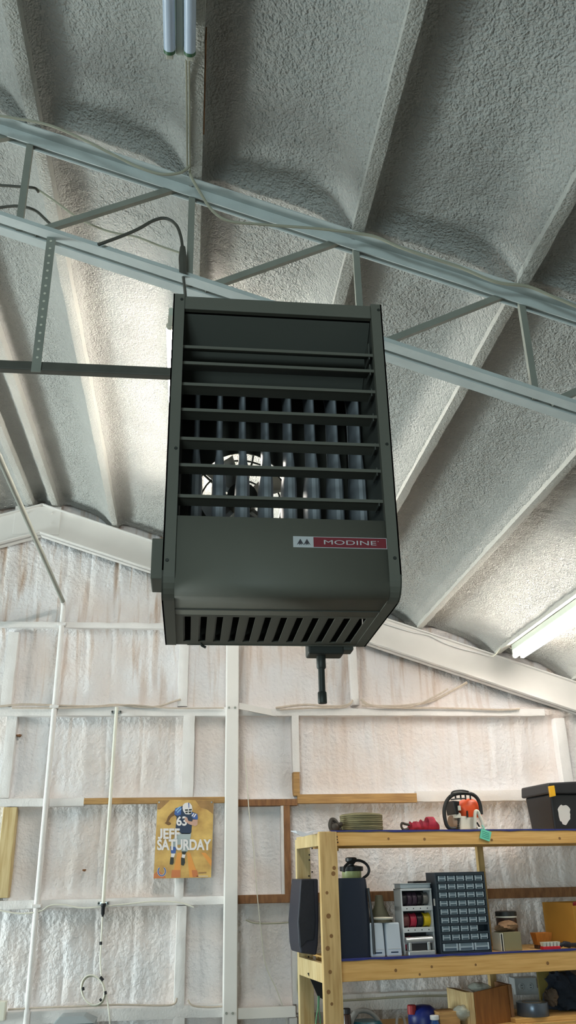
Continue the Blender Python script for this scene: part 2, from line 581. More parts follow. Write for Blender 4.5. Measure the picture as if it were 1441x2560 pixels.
for i, x in enumerate(PUR_R + PUR_L):
    near = x > RIDGE - 1.2
    mb = MB()
    z = roof(x) + 0.07
    lumpy(mb, (x, YB + .05 if not near else 0.0, z), (x, YW + 0.1, z), 0.052, 0.14, 0.004, 40 + i, 0.03 if near else 0.3, side=(1, 0, 0), rnd=0.12)
    if near:
        mb.box(x - .025, x + .025, YB + .05, 0.0, z - .07, z + .07)
    mb.build('purlin', 'foam_purlin', ce, smooth=True)

# gable wall: foam skin
GIRT_Z = [1.6 + v for v in (1.97, 1.257, 0.567, -0.144, -0.866, -1.56)]
rng = np.random.RandomState(5)
seams = []
x = -3.6
while x < XR:
    seams.append(x); x += 0.2 + 0.14 * rng.rand()


def wall_grid():
    step = 0.0125
    xs = np.arange(-3.6, XR + step, step); zs = np.arange(0.0, 4.85, step)
    X, Z = np.meshgrid(xs, zs, indexing='ij')
    Y = np.full_like(X, YW + 0.10)
    for g in GIRT_Z:
        d = np.abs(Z - g)
        Y -= (0.055 + 0.02 * vnoise(X * 5, X * 0 + g, 3)) * np.exp(-np.maximum(0, d - 0.02) / (0.022 + 0.02 * vnoise(X * 3 + g, X * 0, 7)))
    for i, s in enumerate(seams):
        c = s + 0.03 * (vnoise(Z * 2.2 + i * 7, Z * 0 + i, 11) - 0.5)
        on = np.clip(vnoise(Z * 1.3 + i * 3.1, Z * 0 + i, 12) * 2.2 - 0.4, 0, 1)
        Y += 0.009 * on * np.exp(-((X - c) / 0.010) ** 2)
        Y -= 0.007 * np.exp(-((X - c - 0.05) / 0.035) ** 2)
    Y -= 0.030 * fbm(X * 3, Z * 2, 21, 3) + 0.012 * fbm(X * 14, Z * 10, 25, 3) + 0.006 * fbm(X * 45, Z * 45, 28, 2)
    return np.stack([X, Y, Z], -1)


wb = grid_mesh('wall_back', wall_grid(), 'foam_wall')
tag(wb, 'gable end wall of off-white sprayed foam between girts and studs', kind='structure')
MB().box(XL - 0.1, XR + 0.2, YW + 0.19, YW + 0.27, 0, 4.95).build('siding', 'siding', wb)
MB().box(XL - 0.1, -3.58, YW + 0.08, YW + 0.19, 0, 4.2).build('foam_sheet', 'foam_wall', wb)


def girt(z, x0, x1, h=0.055, seed=1, m='foam_member', y=None, amp=0.006):
    y = YW if y is None else y
    mb = MB()
    if m == 'foam_member':
        lumpy(mb, (x0, y + 0.05, z), (x1, y + 0.05, z), 0.10, h, amp, seed, 0.03, rnd=0.28)
        return mb.build('girt', m, wb, smooth=True)
    mb.box(x0, x1, y - 0.004, y + 0.1, z - h / 2, z + h / 2)
    return mb.build('bare_girt', m, wb, bevel=0.004)


XC0, XC1 = 0.285, 0.385                       # steel column
girt(GIRT_Z[0], -3.6, 0.95, 0.05, 1)
girt(GIRT_Z[1], -3.6, XC0, 0.075, 2)
girt(GIRT_Z[1] - 0.005, XC1, 3.0, 0.06, 3)
girt(GIRT_Z[2], -3.6, -0.80, 0.062, 4)
girt(GIRT_Z[2] + .004, -0.80, XC0, 0.045, 5, 'bare_wood')
girt(GIRT_Z[2] - 0.02, XC1, 0.86, 0.05, 6, 'bare_wood_dark')
girt(GIRT_Z[2] + 0.004, 0.86, 1.83, 0.07, 7, 'bare_wood')
girt(GIRT_Z[2] + 0.015, 1.83, 3.6, 0.085, 8)
girt(GIRT_Z[3], -3.6, XC0, 0.06, 9)
girt(GIRT_Z[3], XC1, 0.80, 0.06, 10, 'bare_wood_dark')
girt(GIRT_Z[3], 0.80, 4.4, 0.07, 11, 'bare_wood_dark')
girt(GIRT_Z[4], -3.6, XC0, 0.085, 12)
girt(GIRT_Z[4] - 0.02, XC1, 0.80, 0.07, 13)
girt(GIRT_Z[4] + 0.02, 0.82, 4.4, 0.11, 14)


def stud(px, py0, py1, wpx, m='foam_member', y=YW, seed=1, py_shift=0):
    a = at(px, py0, y); b = at(px + py_shift, py1, y)
    xm = (a[0] + b[0]) / 2
    w = wpx * 0.00335
    mb = MB()
    if m == 'foam_member':
        lumpy(mb, (xm, y + 0.05, b[2]), (xm, y + 0.05, a[2]), 0.10, w, 0.005, seed, 0.03, rnd=0.22)
        o = mb.build('stud', m, wb, smooth=True)
    else:
        o = mb.box(xm - w / 2, xm + w / 2, y - 0.002, y + 0.1, b[2], a[2]).build('bare_stud', m, wb, bevel=0.004)
    return o


stud(459, 1580, 1765, 24, seed=31, y=YW + 0.01)
stud(471, 1785, 1995, 28, seed=32)
stud(450, 2100, 2250, 20, seed=33)
stud(451, 2265, 2528, 22, seed=34)
stud(14, 2018, 2245, 30, 'lumber_pale', seed=35)
stud(24, 1580, 1765, 26, seed=36, y=YW + 0.03)
stud(20, 1785, 1995, 24, seed=46, y=YW + 0.03)
stud(740, 1788, 1930, 18, seed=37)
stud(742, 1930, 1990, 15, 'bare_wood', seed=38)
stud(719, 2012, 2240, 15, 'bare_wood_dark', seed=39)
stud(708, 2012, 2240, 8, seed=47)
stud(738, 2268, 2510, 13, seed=40)
stud(735, 2545, 2700, 17, seed=41)
stud(886, 1600, 1762, 18, seed=42)
stud(1412, 1795, 1965, 26, seed=43)
stud(445, 2545, 2700, 26, seed=44)

# other walls (daylight enters at the left opening; the rear opening is added for the fill)
def wall_with_hole(name, axis, c, u0, u1, z1, hole, label):
    mb = MB(); a0, a1, h0, h1 = hole
    for (p, q, r, t) in ((u0, a0, 0, z1), (a1, u1, 0, z1), (a0, a1, h1, z1)):
        if axis == 'x': mb.box(c - .1, c, p, q, r, t)
        else: mb.box(p, q, c - .1, c, r, t)
    return tag(mb.build(name, 'siding'), label, kind='structure')


wall_with_hole('wall_left', 'x', XL, YB, YW + .2, roof(XL) + 0.3, DOOR, 'left eave wall with an open roller door')
wall_with_hole('wall_rear', 'y', YB, XL, XR, 4.95, REAR, 'unseen rear wall with a wide opening added for the fill light')
tag(MB().box(XR, XR + .1, YB, YW + .2, 0, roof(XR) + .3).build('wall_right', 'siding'), 'right eave wall', kind='structure')

# ------------------------------------------------------------------ gable rafter and column
rf = thing('gable_rafter', (RIDGE, YW - 0.05, 4.3), 'white painted steel rafter pair following the gable along the end wall', 'beam')
for s, xe in ((1, XR), (-1, -3.6 - 1)):
    mb = MB(); xa = RIDGE; d = 0.262
    za, ze = roof(xa), roof(xe)
    mb.prism([(xa, 0, za - .02), (xe, 0, ze), (xe, 0, ze - d), (xa, 0, za - d - .03)], (0, YW - 0.05, 0), (0, YW - 0.02, 0))
    mb.build('web', 'white_paint', rf)
    mb = MB()
    mb.prism([(xa, 0, za - d - .03 + .012), (xe, 0, ze - d + .012), (xe, 0, ze - d), (xa, 0, za - d - .03)], (0, YW - 0.095, 0), (0, YW + 0.04, 0))
    mb.build('bottom_flange', 'white_paint', rf, bevel=0.003)
    mb = MB()
    mb.prism([(xa, 0, za - .02), (xe, 0, ze), (xe, 0, ze - .012), (xa, 0, za - .032)], (0, YW - 0.09, 0), (0, YW + 0.04, 0))
    mb.build('top_flange', 'white_paint', rf, bevel=0.003)
MB().box(RIDGE - .23, RIDGE + .16, YW - .058, YW - .048, roof(RIDGE) - .30, roof(RIDGE) - .04).build('splice_plate', 'white_paint', rf, bevel=0.003)
for dx, dz in ((-.12, -.10), (-.12, -.2), (.08, -.1), (.08, -.2)):
    MB().cyl((RIDGE + dx, YW - .066, roof(RIDGE) + dz), (RIDGE + dx, YW - .055, roof(RIDGE) + dz), .011, n=6).build('bolt', 'white_paint', rf)

cl = thing('steel_column', ((XC0 + XC1) / 2, YW - 0.06, 0), 'tall white square column standing in the middle of the end wall', 'column')
MB().box(XC0, XC1, YW - .12, YW + .06, 0, 3.9).build('shaft', 'white_paint', cl, bevel=0.006)
for px, py in ((573, 1769), (588, 1769), (566, 2533), (582, 2533)):
    p = at(px, py, YW - .12)
    MB().cyl((p[0], YW - .128, p[2]), (p[0], YW - .118, p[2]), .009, n=6).build('bolt', 'web_paint', cl)
p0 = at(598, 1764, YW - .1); p1 = at(692, 1784, YW + .02)
MB().bar((XC1, YW - .09, p0[2]), p1, 0.012, 0.05).build('girt_clip', 'white_paint', cl)
pb = at(598, 2535, YW - .1)
MB().box(XC1, XC1 + .42, YW - .09, YW - .07, pb[2] - .035, pb[2] + .035).build('girt_clip', 'white_paint', cl, bevel=.003)

# ------------------------------------------------------------------ truss
YT = 2.70
tr = thing('roof_truss', (0.3, YT, 3.9), 'pale grey open web steel truss crossing under the foam roof', 'truss')
XA, XE = -1.3, 2.6


def angle_bar(name, zoff, zleg, front):
    mb = MB(); t = 0.005; w = 0.05
    ys = (YT - .012 - w, YT - .012) if front else (YT + .012, YT + .012 + w)
    yl = (YT - .012 - t, YT - .012) if front else (YT + .012, YT + .012 + t)
    za, ze = roof(XA) + zoff, roof(XE) + zoff
    q = lambda a, b: [(XA, 0, za + a), (XE, 0, ze + a), (XE, 0, ze + b), (XA, 0, za + b)]
    mb.prism(q(0, -t), (0, ys[0], 0), (0, ys[1], 0))
    mb.prism(q(0, zleg), (0, yl[0], 0), (0, yl[1], 0))
    return mb.build(name, 'truss_paint', tr)


angle_bar('top_chord', -0.003, -0.055, True)
angle_bar('top_chord', -0.003, -0.055, False)
BC = -0.497
angle_bar('bottom_chord', BC, 0.05, True)
angle_bar('bottom_chord', BC, 0.05, False)
VX = [-0.72, -0.05, 0.622, 1.295, 1.965]
for vx in VX:
    MB().bar((vx, YT, roof(vx) + BC + .005), (vx, YT, roof(vx) - .01), 0.026, 0.02, up=(0, 1, 0)).build('web_vertical', 'web_paint', tr)
for a, b in zip(VX, VX[1:]):
    MB().bar((a + .06, YT, roof(a + .06) + BC + .01), (b - .05, YT, roof(b - .05) - .015), 0.026, 0.02, up=(0, 1, 0)).build('web_diagonal', 'web_paint', tr)
MB().bar((VX[0] - .6, YT, roof(VX[0] - .6) + BC + .1), (VX[0] - .05, YT, roof(VX[0] - .05) - .015), 0.026, 0.02, up=(0, 1, 0)).build('web_diagonal', 'web_paint', tr)

# heater support bar with its hanger strap
zb = at(210, 925, YT)[2]
hb = thing('support_bar', (-0.2, YT, zb), 'dark square steel bar hung level below the truss beside the heater', 'bar')
MB().box(-1.6, 0.6, YT - .016, YT + .016, zb - .018, zb + .018).build('bar', 'dark_bar', hb, bevel=.003)
xh = at(110, 780, YT)[0]
for k, hx in enumerate((xh, 0.56)):
    st = MB().box(hx - .017, hx + .017, YT - .022, YT - .018, zb - .03, roof(hx) + BC + .02).build('hanger_strap', 'web_paint', hb)
    if k == 0:
        n = 16
        for i in range(n):
            z = zb + .03 + (roof(hx) + BC - zb - .05) * i / (n - 1)
            MB().cyl((hx, YT - .0235, z), (hx, YT - .0215, z), .005, n=8).build('strap_hole', 'cream_plastic', st)

# ================================================================== UNIT HEATER
HX0, HX1, HYF, HYB, HZ0, HZ1 = -0.08, 0.527, 2.0, 2.5, 2.245, 3.145
ht = thing('unit_heater', ((HX0 + HX1) / 2, 2.25, HZ0), 'grey green gas unit heater with louvers hanging from the roof truss', 'heater')


def side_profile(y0, y1, z0, z1, r, n=6):
    pts = [(y1, z1), (y0, z1)]
    for k in range(n + 1):
        t = math.pi * (1 + 0.5 * k / n)
        pts.append((y0 + r + r * math.cos(t), z0 + r + r * math.sin(t)))
    pts.append((y1, z0))
    return pts


FW = 0.032
for nm, xa, xb in (('side_panel', HX0, HX0 + FW), ('side_panel', HX1 - FW, HX1)):
    # folded side panel: a thin outer sheet with a flange along its front and bottom edge
    outer = side_profile(HYF, HYB, HZ0, HZ1, .06)
    xo = (xa, xa + .004) if xa == HX0 else (xb - .004, xb)
    mb = MB().prism([(0, y, z) for y, z in outer], (xo[0], 0, 0), (xo[1], 0, 0))
    inner = side_profile(HYF + .02, HYB, HZ0 + .02, HZ1, .045)
    n = len(outer)
    vs = []; fs = []
    for i in range(1, n):
        for (y, z) in (outer[i], inner[i]):
            vs += [(xa, y, z), (xb, y, z)]
    for i in range(n - 2):
        a = 4 * i; b = a + 4
        fs += [(a, a + 1, b + 1, b), (a + 2, b + 2, b + 3, a + 3), (a, b, b + 2, a + 2), (a + 1, a + 3, b + 3, b + 1)]
    fs += [(0, 2, 3, 1), (4 * (n - 2), 4 * (n - 2) + 1, 4 * (n - 2) + 3, 4 * (n - 2) + 2)]
    mb.add(vs, fs)
    mb.build(nm, 'heater_paint', ht)
MB().box(HX0 + .004, HX1 - .004, HYF + .01, HYB, HZ1 - .006, HZ1).build('top_panel', 'heater_paint', ht)
MB().box(HX0 + FW, HX1 - FW, HYF + .003, HYF + .02, HZ1 - .048, HZ1 - .006).build('header_strip', 'heater_paint', ht, bevel=.002)
ZP = 2.455                                  # top edge of the lower front panel
XI0, XI1 = HX0 + FW, HX1 - FW
# lower front panel, bent under the cabinet
prof = side_profile(HYF + .006, HYF + .19, HZ0 + .004, ZP, .035)
mb = MB(); prof2 = prof[1:]
vs = []; fs = []
for (y, z) in prof2: vs += [(XI0, y, z), (XI1, y, z)]
for i in range(len(prof2) - 1): fs.append((2 * i, 2 * i + 1, 2 * i + 3, 2 * i + 2))
mb.add(vs, fs)
fp = mb.build('front_panel', 'heater_paint', ht, smooth=True)
sd = fp.modifiers.new('thick', 'SOLIDIFY'); sd.thickness = 0.003; sd.offset = 0
MB().box(XI0, XI1, HYF + .008, HYF + .03, ZP - .006, ZP).build('panel_lip', 'heater_paint', ht)
MB().box(XI0, XI1, HYF + .135, HYF + .139, HZ0 - .0, HZ0 + .003).build('panel_seam', 'heater_dark', ht)
# slotted bottom panel
mb = MB()
zs = HZ0 + .004
mb.box(XI0, XI1, HYF + .19, HYF + .205, zs - .002, zs + .002)
mb.box(XI0, XI1, HYF + .465, HYB, zs - .002, zs + .002)
NS = 12; pitch = (XI1 - XI0 - .02) / NS
for i in range(NS + 1):
    c = XI0 + .01 + pitch * i
    a, b = c - pitch * .26, c + pitch * .26
    mb.box(max(a, XI0), min(b, XI1), HYF + .205, HYF + .465, zs - .002, zs + .002)
mb.build('slotted_bottom', 'heater_paint', ht)
for i in range(NS):                          # pressed lip beside each slot
    c = XI0 + .01 + pitch * (i + .26)
    MB().box(c, c + .004, HYF + .205, HYF + .465, zs + .002, zs + .02).build('slot_lip', 'heater_dark', ht)
MB().box(XI0, XI1, HYF + .10, HYB - .01, HZ0 + .11, HZ0 + .115).build('burner_tray', 'heater_dark', ht)
# inner liner
MB().box(XI0 - .006, XI0 - .002, HYF + .021, HYB - .005, ZP - .02, HZ1 - .01).build('liner', 'heater_dark', ht)
MB().box(XI1 + .002, XI1 + .006, HYF + .021, HYB - .005, ZP - .02, HZ1 - .01).build('liner', 'heater_dark', ht)
MB().add([(XI0, HYF + .03, HZ1 - .05), (XI1, HYF + .03, HZ1 - .05), (XI1, HYF + .20, HZ1 - .20), (XI0, HYF + .20, HZ1 - .20),
          (XI0, HYF + .03, HZ1 - .045), (XI1, HYF + .03, HZ1 - .045), (XI1, HYF + .20, HZ1 - .195), (XI0, HYF + .20, HZ1 - .195)],
         [(0, 1, 2, 3), (7, 6, 5, 4), (0, 4, 5, 1), (2, 6, 7, 3)]).build('air_deflector', 'heater_dark', ht)
# louvers
for z, tilt, dep in ((2.975, 0.030, .058), (2.922, 0.012, .05), (2.853, 0.0, .048), (2.772, 0.0, .048), (2.683, -0.004, .045), (2.604, 0.0, .046), (2.514, -0.004, .044)):
    y0, y1 = HYF + .018, HYF + .018 + dep
    mb = MB().hexa([(XI0, y0, z - .002), (XI1, y0, z - .002), (XI1, y1, z - .002 + tilt), (XI0, y1, z - .002 + tilt)],
                   [(XI0, y0, z + .002), (XI1, y0, z + .002), (XI1, y1, z + .002 + tilt), (XI0, y1, z + .002 + tilt)])
    mb.box(XI0, XI1, y0 - .003, y0 + .001, z - .003, z + .006)
    lv = mb.build('louver', 'heater_paint', ht)
    MB().box(XI1 - .012, XI1 - .009, y0 - .002, y1, z - .012, z + .012 + tilt).build('louver_clip', 'heater_dark', lv)
# heat exchanger tubes
TX = [-0.004 + 0.069 * k for k in range(8)]
for tx in TX:
    prof = [(2.36, .021), (2.66, .021), (2.70, .017), (2.765, .0095), (2.95, .0085), (2.995, .010), (3.03, .017), (3.06, .02), (3.10, .02)]
    rings = []
    for z, w in prof:
        ring = []
        for k in range(16):
            t = 2 * math.pi * k / 16
            ring.append((tx + w * math.copysign(abs(math.cos(t)) ** .8, math.cos(t)), 2.27 + .085 * math.copysign(abs(math.sin(t)) ** .7, math.sin(t)), z))
        rings.append(ring)
    MB().rings(rings).build('exchanger_tube', 'exchanger', ht, smooth=True)
# back panel with fan opening, guard and fan
FC = (0.15, 2.75, 0.145)
mb = MB(); n = 40
vs = []; fs = []
for k in range(n):
    t = 2 * math.pi * k / n
    c, s_ = math.cos(t), math.sin(t)
    e = 1e9
    for lim, comp in (((HX1 - .004 - FC[0]) if c > 0 else (FC[0] - HX0 - .004), abs(c)), ((HZ1 - .006 - FC[1]) if s_ > 0 else (FC[1] - HZ0), abs(s_))):
        if comp > 1e-6: e = min(e, lim / comp)
    vs += [(FC[0] + FC[2] * c, HYB, FC[1] + FC[2] * s_), (FC[0] + e * c, HYB, FC[1] + e * s_)]
for k in range(n):
    j = (k + 1) % n
    fs.append((2 * k, 2 * k + 1, 2 * j + 1, 2 * j))
bk = mb.add(vs, fs).build('back_panel', 'heater_paint', ht)
sd = bk.modifiers.new('thick', 'SOLIDIFY'); sd.thickness = 0.004
fan = MB()
for k in range(4):
    t = 2 * math.pi * k / 4 + .5
    e1 = Vector((math.cos(t), 0, math.sin(t))); e2 = Vector((-math.sin(t), 0, math.cos(t)))
    c0 = Vector((FC[0], HYB + .05, FC[1]))
    q = [c0 + e1 * .03 - e2 * .02 + Vector((0, -.012, 0)), c0 + e1 * .03 + e2 * .02 + Vector((0, .012, 0)), c0 + e1 * .15 + e2 * .06 + Vector((0, .02, 0)), c0 + e1 * .15 - e2 * .045 + Vector((0, -.02, 0))]
    fan.prism(q, (0, 0, 0), (0, .003, 0))
fn = fan.build('fan', 'steel', ht)
MB().cyl((FC[0], HYB + .02, FC[1]), (FC[0], HYB + .16, FC[1]), .05, .05, 20).build('motor', 'heater_dark', fn)
for r in (.06, .1, .14, .175):
    MB().tube([(FC[0] + r * math.cos(2 * math.pi * k / 32), HYB + .11, FC[1] + r * math.sin(2 * math.pi * k / 32)) for k in range(32)], .003, 6, True).build('guard_ring', 'iron_pipe', ht)
for k in range(6):
    t = math.pi * k / 3 + .3
    MB().tube([(FC[0] + .05 * math.cos(t), HYB + .12, FC[1] + .05 * math.sin(t)), (FC[0] + .175 * math.cos(t), HYB + .11, FC[1] + .175 * math.sin(t)), (FC[0] + .19 * math.cos(t), HYB, FC[1] + .19 * math.sin(t))], .004, 6).build('guard_spoke', 'iron_pipe', ht)
# junction box, gas valve, drip leg
a = at(388, 1365, 2.2)
MB().box(HX0 - .035, HX0, 2.14, 2.26, a[2] - .115, a[2]).build('junction_box', 'heater_paint', ht, bevel=.003)
v0 = at(768, 1622, 2.53); v1 = at(858, 1640, 2.53)
gv = MB().box(v0[0], v1[0], 2.502, 2.57, v1[2], v0[2] + .09).build('gas_valve', 'iron_pipe', ht, bevel=.006)
MB().box(v1[0] - .005, v1[0] + .03, 2.505, 2.56, v1[2] + .012, v0[2] + .05).build('regulator', 'heater_dark', gv, bevel=.004)
gx = at(805, 1700, 2.54)[0]
zt, zc, ze = at(805, 1640, 2.54)[2], at(805, 1672, 2.54)[2], at(805, 1757, 2.54)[2]
MB().cyl((gx, 2.54, ze), (gx, 2.54, zt + .02), .0105, n=14).build('drip_leg', 'iron_pipe', ht, smooth=True)
MB().lathe((gx, 2.54, 0), [(.012, zc), (.0145, zc + .004), (.0145, zt), (.012, zt + .004)], 14).build('coupling', 'iron_pipe', ht, smooth=True)
MB().lathe((gx, 2.54, 0), [(.013, ze - .002), (.014, ze), (.014, ze + .03), (.012, ze + .033)], 14).build('pipe_cap', 'iron_pipe', ht, smooth=True)
d0 = at(500, 1608, 2.48)
MB().tube([(d0[0], 2.48, HZ0 + .01), (d0[0] + .006, 2.48, HZ0 - .006), (d0[0] + .018, 2.48, HZ0 - .012)], .004, 6).build('pilot_tube', 'iron_pipe', ht)
for px, py, yy in ((455, 748, HYF), (947, 775, HYF), (418, 1400, HYF), (988, 1395, HYF), (440, 1120, HYF), (968, 1110, HYF)):
    c = at(px, py, yy)
    MB().lathe((c[0], yy - .002, c[2]), [(.004, 0), (.005, .002), (.005, .003)], 8, axis='y').build('screw', 'iron_pipe', ht)
# hanger rods from the support bar to the cabinet top
for hx in (HX0 + .09, HX1 - .09):
    MB().box(hx - .012, hx + .012, 2.485, 2.70, zb - .026, zb - .017).build('hanger_bracket', 'web_paint', ht)
    MB().cyl((hx, 2.492, HZ1 - .003), (hx, 2.492, zb), .006, n=8).build('hanger_rod', 'iron_pipe', ht)
# badge
YB_ = HYF + .0045
bd = [at(733, 1338, YB_), at(967, 1348, YB_), at(967, 1375, YB_), at(733, 1366, YB_)]


def badge_pt(u, v, d):                      # u right, v down, both 0..1 over the badge
    z0 = (bd[0][2] + bd[1][2]) / 2; z1 = (bd[2][2] + bd[3][2]) / 2
    x0, x1 = bd[0][0], bd[1][0]
    return (x0 + (x1 - x0) * u, YB_ - d, z0 + (z1 - z0) * v)


def badge_quad(u0, u1, v0, v1, d, name, m, parent):
    return MB().prism([badge_pt(u0, v0, d), badge_pt(u1, v0, d), badge_pt(u1, v1, d), badge_pt(u0, v1, d)], (0, 0, 0), (0, .002, 0)).build(name, m, parent)


bg = badge_quad(0, 1, 0, 1, 0, 'badge', 'badge_white', ht)
badge_quad(.215, .992, .06, .94, .0012, 'red_field', 'badge_red', bg)
for c in (.075, .145):
    pts = [(c - .036, .78), (c, .24), (c + .036, .78), (c + .012, .62), (c + .012, .80), (c, .66), (c - .012, .80), (c - .012, .62)]
    MB().prism([badge_pt(u, v, .001) for u, v in pts], (0, 0, 0), (0, -.0008, 0)).build('emblem', 'badge_dark', bg)
tv, tf = text_mesh('MODINE', 0.0)
MB().add([badge_pt(.325 + .56 * p[0], .70 - .40 * p[1], .0016) for p in tv], tf).build('lettering', 'badge_white', bg)
MB().lathe(badge_pt(.905, .34, .0016), [(.0012, 0), (.0012, -.0004)], 8, axis='y').build('registered_mark', 'badge_white', bg)

# ================================================================== FLUORESCENT FIXTURES
def fixture(name, x0, y0, y1, zt, lit, label, far_end=True, side=0.0):
    """two-tube strip light running along a purlin; tube axes at height zt"""
    o = thing(name, (x0 + .033, (y0 + y1) / 2, zt), label, 'light', 'fluorescent strip lights under the purlins')
    MB().box(x0 - .01, x0 + .075, y0 - .03, y1 + .03, zt + .045, zt + .095).build('housing', 'fixture_metal', o, bevel=.004)
    MB().box(x0 + .02, x0 + .045, y0 - .03, y1 + .03, zt + .005, zt + .046).build('ballast_ridge', 'fixture_metal', o, bevel=.004)
    for k in (0, 1):
        tx = x0 + .066 * k
        MB().cyl((tx, y0, zt), (tx, y1, zt), .0192, n=20).build('tube', 'tube_lit' if lit else 'tube_off', o, smooth=True)
        for ye, dr in ((y0, -1), (y1, 1)):
            MB().cyl((tx, ye, zt), (tx, ye + dr * .012, zt), .0196, n=20).build('tube_cap', 'tube_cap' if not lit else 'socket', o, smooth=True)
            MB().box(tx - .012, tx + .012, min(ye + dr * .012, ye + dr * .03), max(ye + dr * .012, ye + dr * .03), zt - .016, zt + .05).build('socket', 'socket', o, bevel=.003)
    return o


fixture('strip_light', -0.126, 0.75, 1.965, 4.10, False, 'unlit double tube strip light at the top of the picture above the heater')
fixture('strip_light', -0.150, 3.50, 5.92, 4.10, True, 'glowing double tube strip light half hidden behind the heater')
fixture('strip_light', 2.625, 4.74, 6.56, roof(2.61) - .10, True, 'glowing double tube strip light near the right end of the gable rafter')

# ================================================================== PIPES, CABLES
def spath(pts, n=6):
    """smooth path through points"""
    P = [Vector([float(c) for c in p]) for p in pts]
    if len(P) < 3: return P
    out = []
    for i in range(len(P) - 1):
        a = P[max(i - 1, 0)]; b = P[i]; c = P[i + 1]; d = P[min(i + 2, len(P) - 1)]
        for k in range(n):
            t = k / n
            out.append(.5 * ((2 * b) + (c - a) * t + (2 * a - 5 * b + 4 * c - d) * t * t + (3 * b - a - 3 * c + d) * t ** 3))
    out.append(P[-1])
    return out


def cable(name, pix, Y, r, m, label, cat='cable', dY=0.0, group=None):
    n = len(pix)
    pts = [at(p[0], p[1], (p[2] if len(p) > 2 else Y) ) for p in pix]
    o = MB().tube(spath(pts), r, 6).build(name, m, loc=pts[0], smooth=True)
    return tag(o, label, cat, group)


# conduit: level along the building, elbow at the gable wall, then down
xp, zp = -1.082, at(163, 1508, YW - .02)[2]
cd = thing('conduit_pipe', (xp, YW - .02, 0.0), 'long beige conduit pipe crossing below the roof and down the end wall', 'pipe')
MB().tube([(xp, 3.0, zp), (xp, YW - .07, zp)], .017, 10).build('level_run', 'web_paint', cd, smooth=True)
MB().tube(spath([(xp, YW - .075, zp), (xp, YW - .03, zp - .012), (xp, YW - .015, zp - .06)]), .021, 10).build('elbow', 'foam_member', cd, smooth=True)
MB().tube([(xp, YW - .015, zp - .05), (xp, YW - .015, 0.02)], .021, 12).build('drop', 'foam_member', cd, smooth=True)
for py in (1562, 1768, 2264):
    z = at(140, py, YW)[2]
    MB().box(xp - .035, xp + .035, YW - .04, YW - .0, z - .012, z + .012).build('pipe_strap', 'foam_member', cd, bevel=.005)

# white antenna-like tube with cable
c0 = at(292, 1768, YW - .04); c1 = at(258, 2272, YW - .04)
wp = thing('conduit_tube', (c0[0], YW - .04, c1[2]), 'thin white conduit tube strapped upright to the wall girts beside the poster', 'pipe')
MB().tube([c0, at(258, 2262, YW - .04)], .0135, 12).build('tube', 'cable_white', wp, smooth=True)
for py, px in ((1779, 291), (2258, 258)):
    c = at(px, py, YW - .04)
    MB().box(c[0] - .04, c[0] + .04, YW - .03, YW - .0, c[2] - .012, c[2] + .012).build('clamp', 'steel', wp, bevel=.004)
    for s in (-1, 1):
        MB().cyl((c[0] + s * .032, YW - .045, c[2]), (c[0] + s * .032, YW - .028, c[2]), .008, n=6).build('clamp_bolt', 'iron_pipe', wp)
MB().lathe((c1[0], YW - .04, at(256, 2296, YW - .04)[2]), [(.004, 0), (.008, .02), (.014, .03), (.014, .075), (.018, .08), (.018, .1)], 10).build('connector', 'black_tape', wp, smooth=True)

cb = thing('hanging_cable', at(254, 2440, YW - .04), 'white cable with black tape bands coiled below the conduit tube', 'cable')
MB().tube(spath([at(*p, YW - .045) for p in ((256, 2292), (253, 2355), (251, 2400), (254, 2440), (262, 2470), (270, 2510), (275, 2560), (277, 2640))]), .0058, 6).build('strand', 'cable_white', cb, smooth=True)
lp = [at(232 + 29 * math.cos(t), 2475 + 37 * math.sin(t) + 6 * math.cos(t), YW - .05) for t in [2 * math.pi * k / 28 for k in range(28)]]
MB().tube(lp, .0058, 6, True).build('coil', 'cable_white', cb, smooth=True)
MB().tube([p + np.array([.006, .006, -.008]) for p in lp], .0052, 6, True).build('coil', 'cable_grey', cb, smooth=True)
for (ax, ay, bx, by) in ((252, 2354, 252, 2362), (251, 2442, 258, 2451), (207, 2468, 208, 2476), (263, 2478, 264, 2486), (250, 2502, 254, 2498)):
    MB().tube([at(ax, ay, YW - .048), at(bx, by, YW - .048)], .0105, 8).build('tape_band', 'black_tape', cb)

YC = YW - .015
cable('wall_cable', [(0, 1766), (60, 1761), (150, 1764), (240, 1766), (290, 1762), (380, 1768), (440, 1752), (452, 1748)], YC, .009, 'dusty_cable', 'foam-dusted cable on the upper girt left of the column')
cable('wall_cable', [(30, 1770), (160, 1770), (250, 1767), (330, 1762), (420, 1770), (560, 1770)], YC - .012, .006, 'dusty_cable', 'thin foam-dusted cable lying along the upper girt to the column')
cable('wall_cable', [(690, 1770), (760, 1762), (830, 1766), (870, 1762), (882, 1750)], YC, .010, 'dusty_cable', 'thick foam-dusted cable on the upper girt right of the column', group=None)
cable('wall_cable', [(700, 1774), (780, 1770), (860, 1768), (880, 1756)], YC - .012, .007, 'dusty_cable', 'thinner cable below the thick one right of the column')
cable('wall_cable', [(903, 1748), (930, 1764), (1010, 1764), (1080, 1752), (1140, 1722), (1168, 1706)], YC, .011, 'dusty_cable', 'foam-dusted cable rising from the upper girt to the rafter')
cable('wall_cable', [(905, 1756), (950, 1768), (1030, 1766), (1090, 1740), (1120, 1722)], YC - .014, .008, 'dusty_cable', 'second foam-dusted cable rising beside the rafter')
cable('wall_cable', [(905, 1764), (1000, 1770), (1100, 1770), (1250, 1774), (1300, 1772)], YC - .01, .008, 'dusty_cable', 'foam-dusted cable lying level on the upper girt under the rafter')
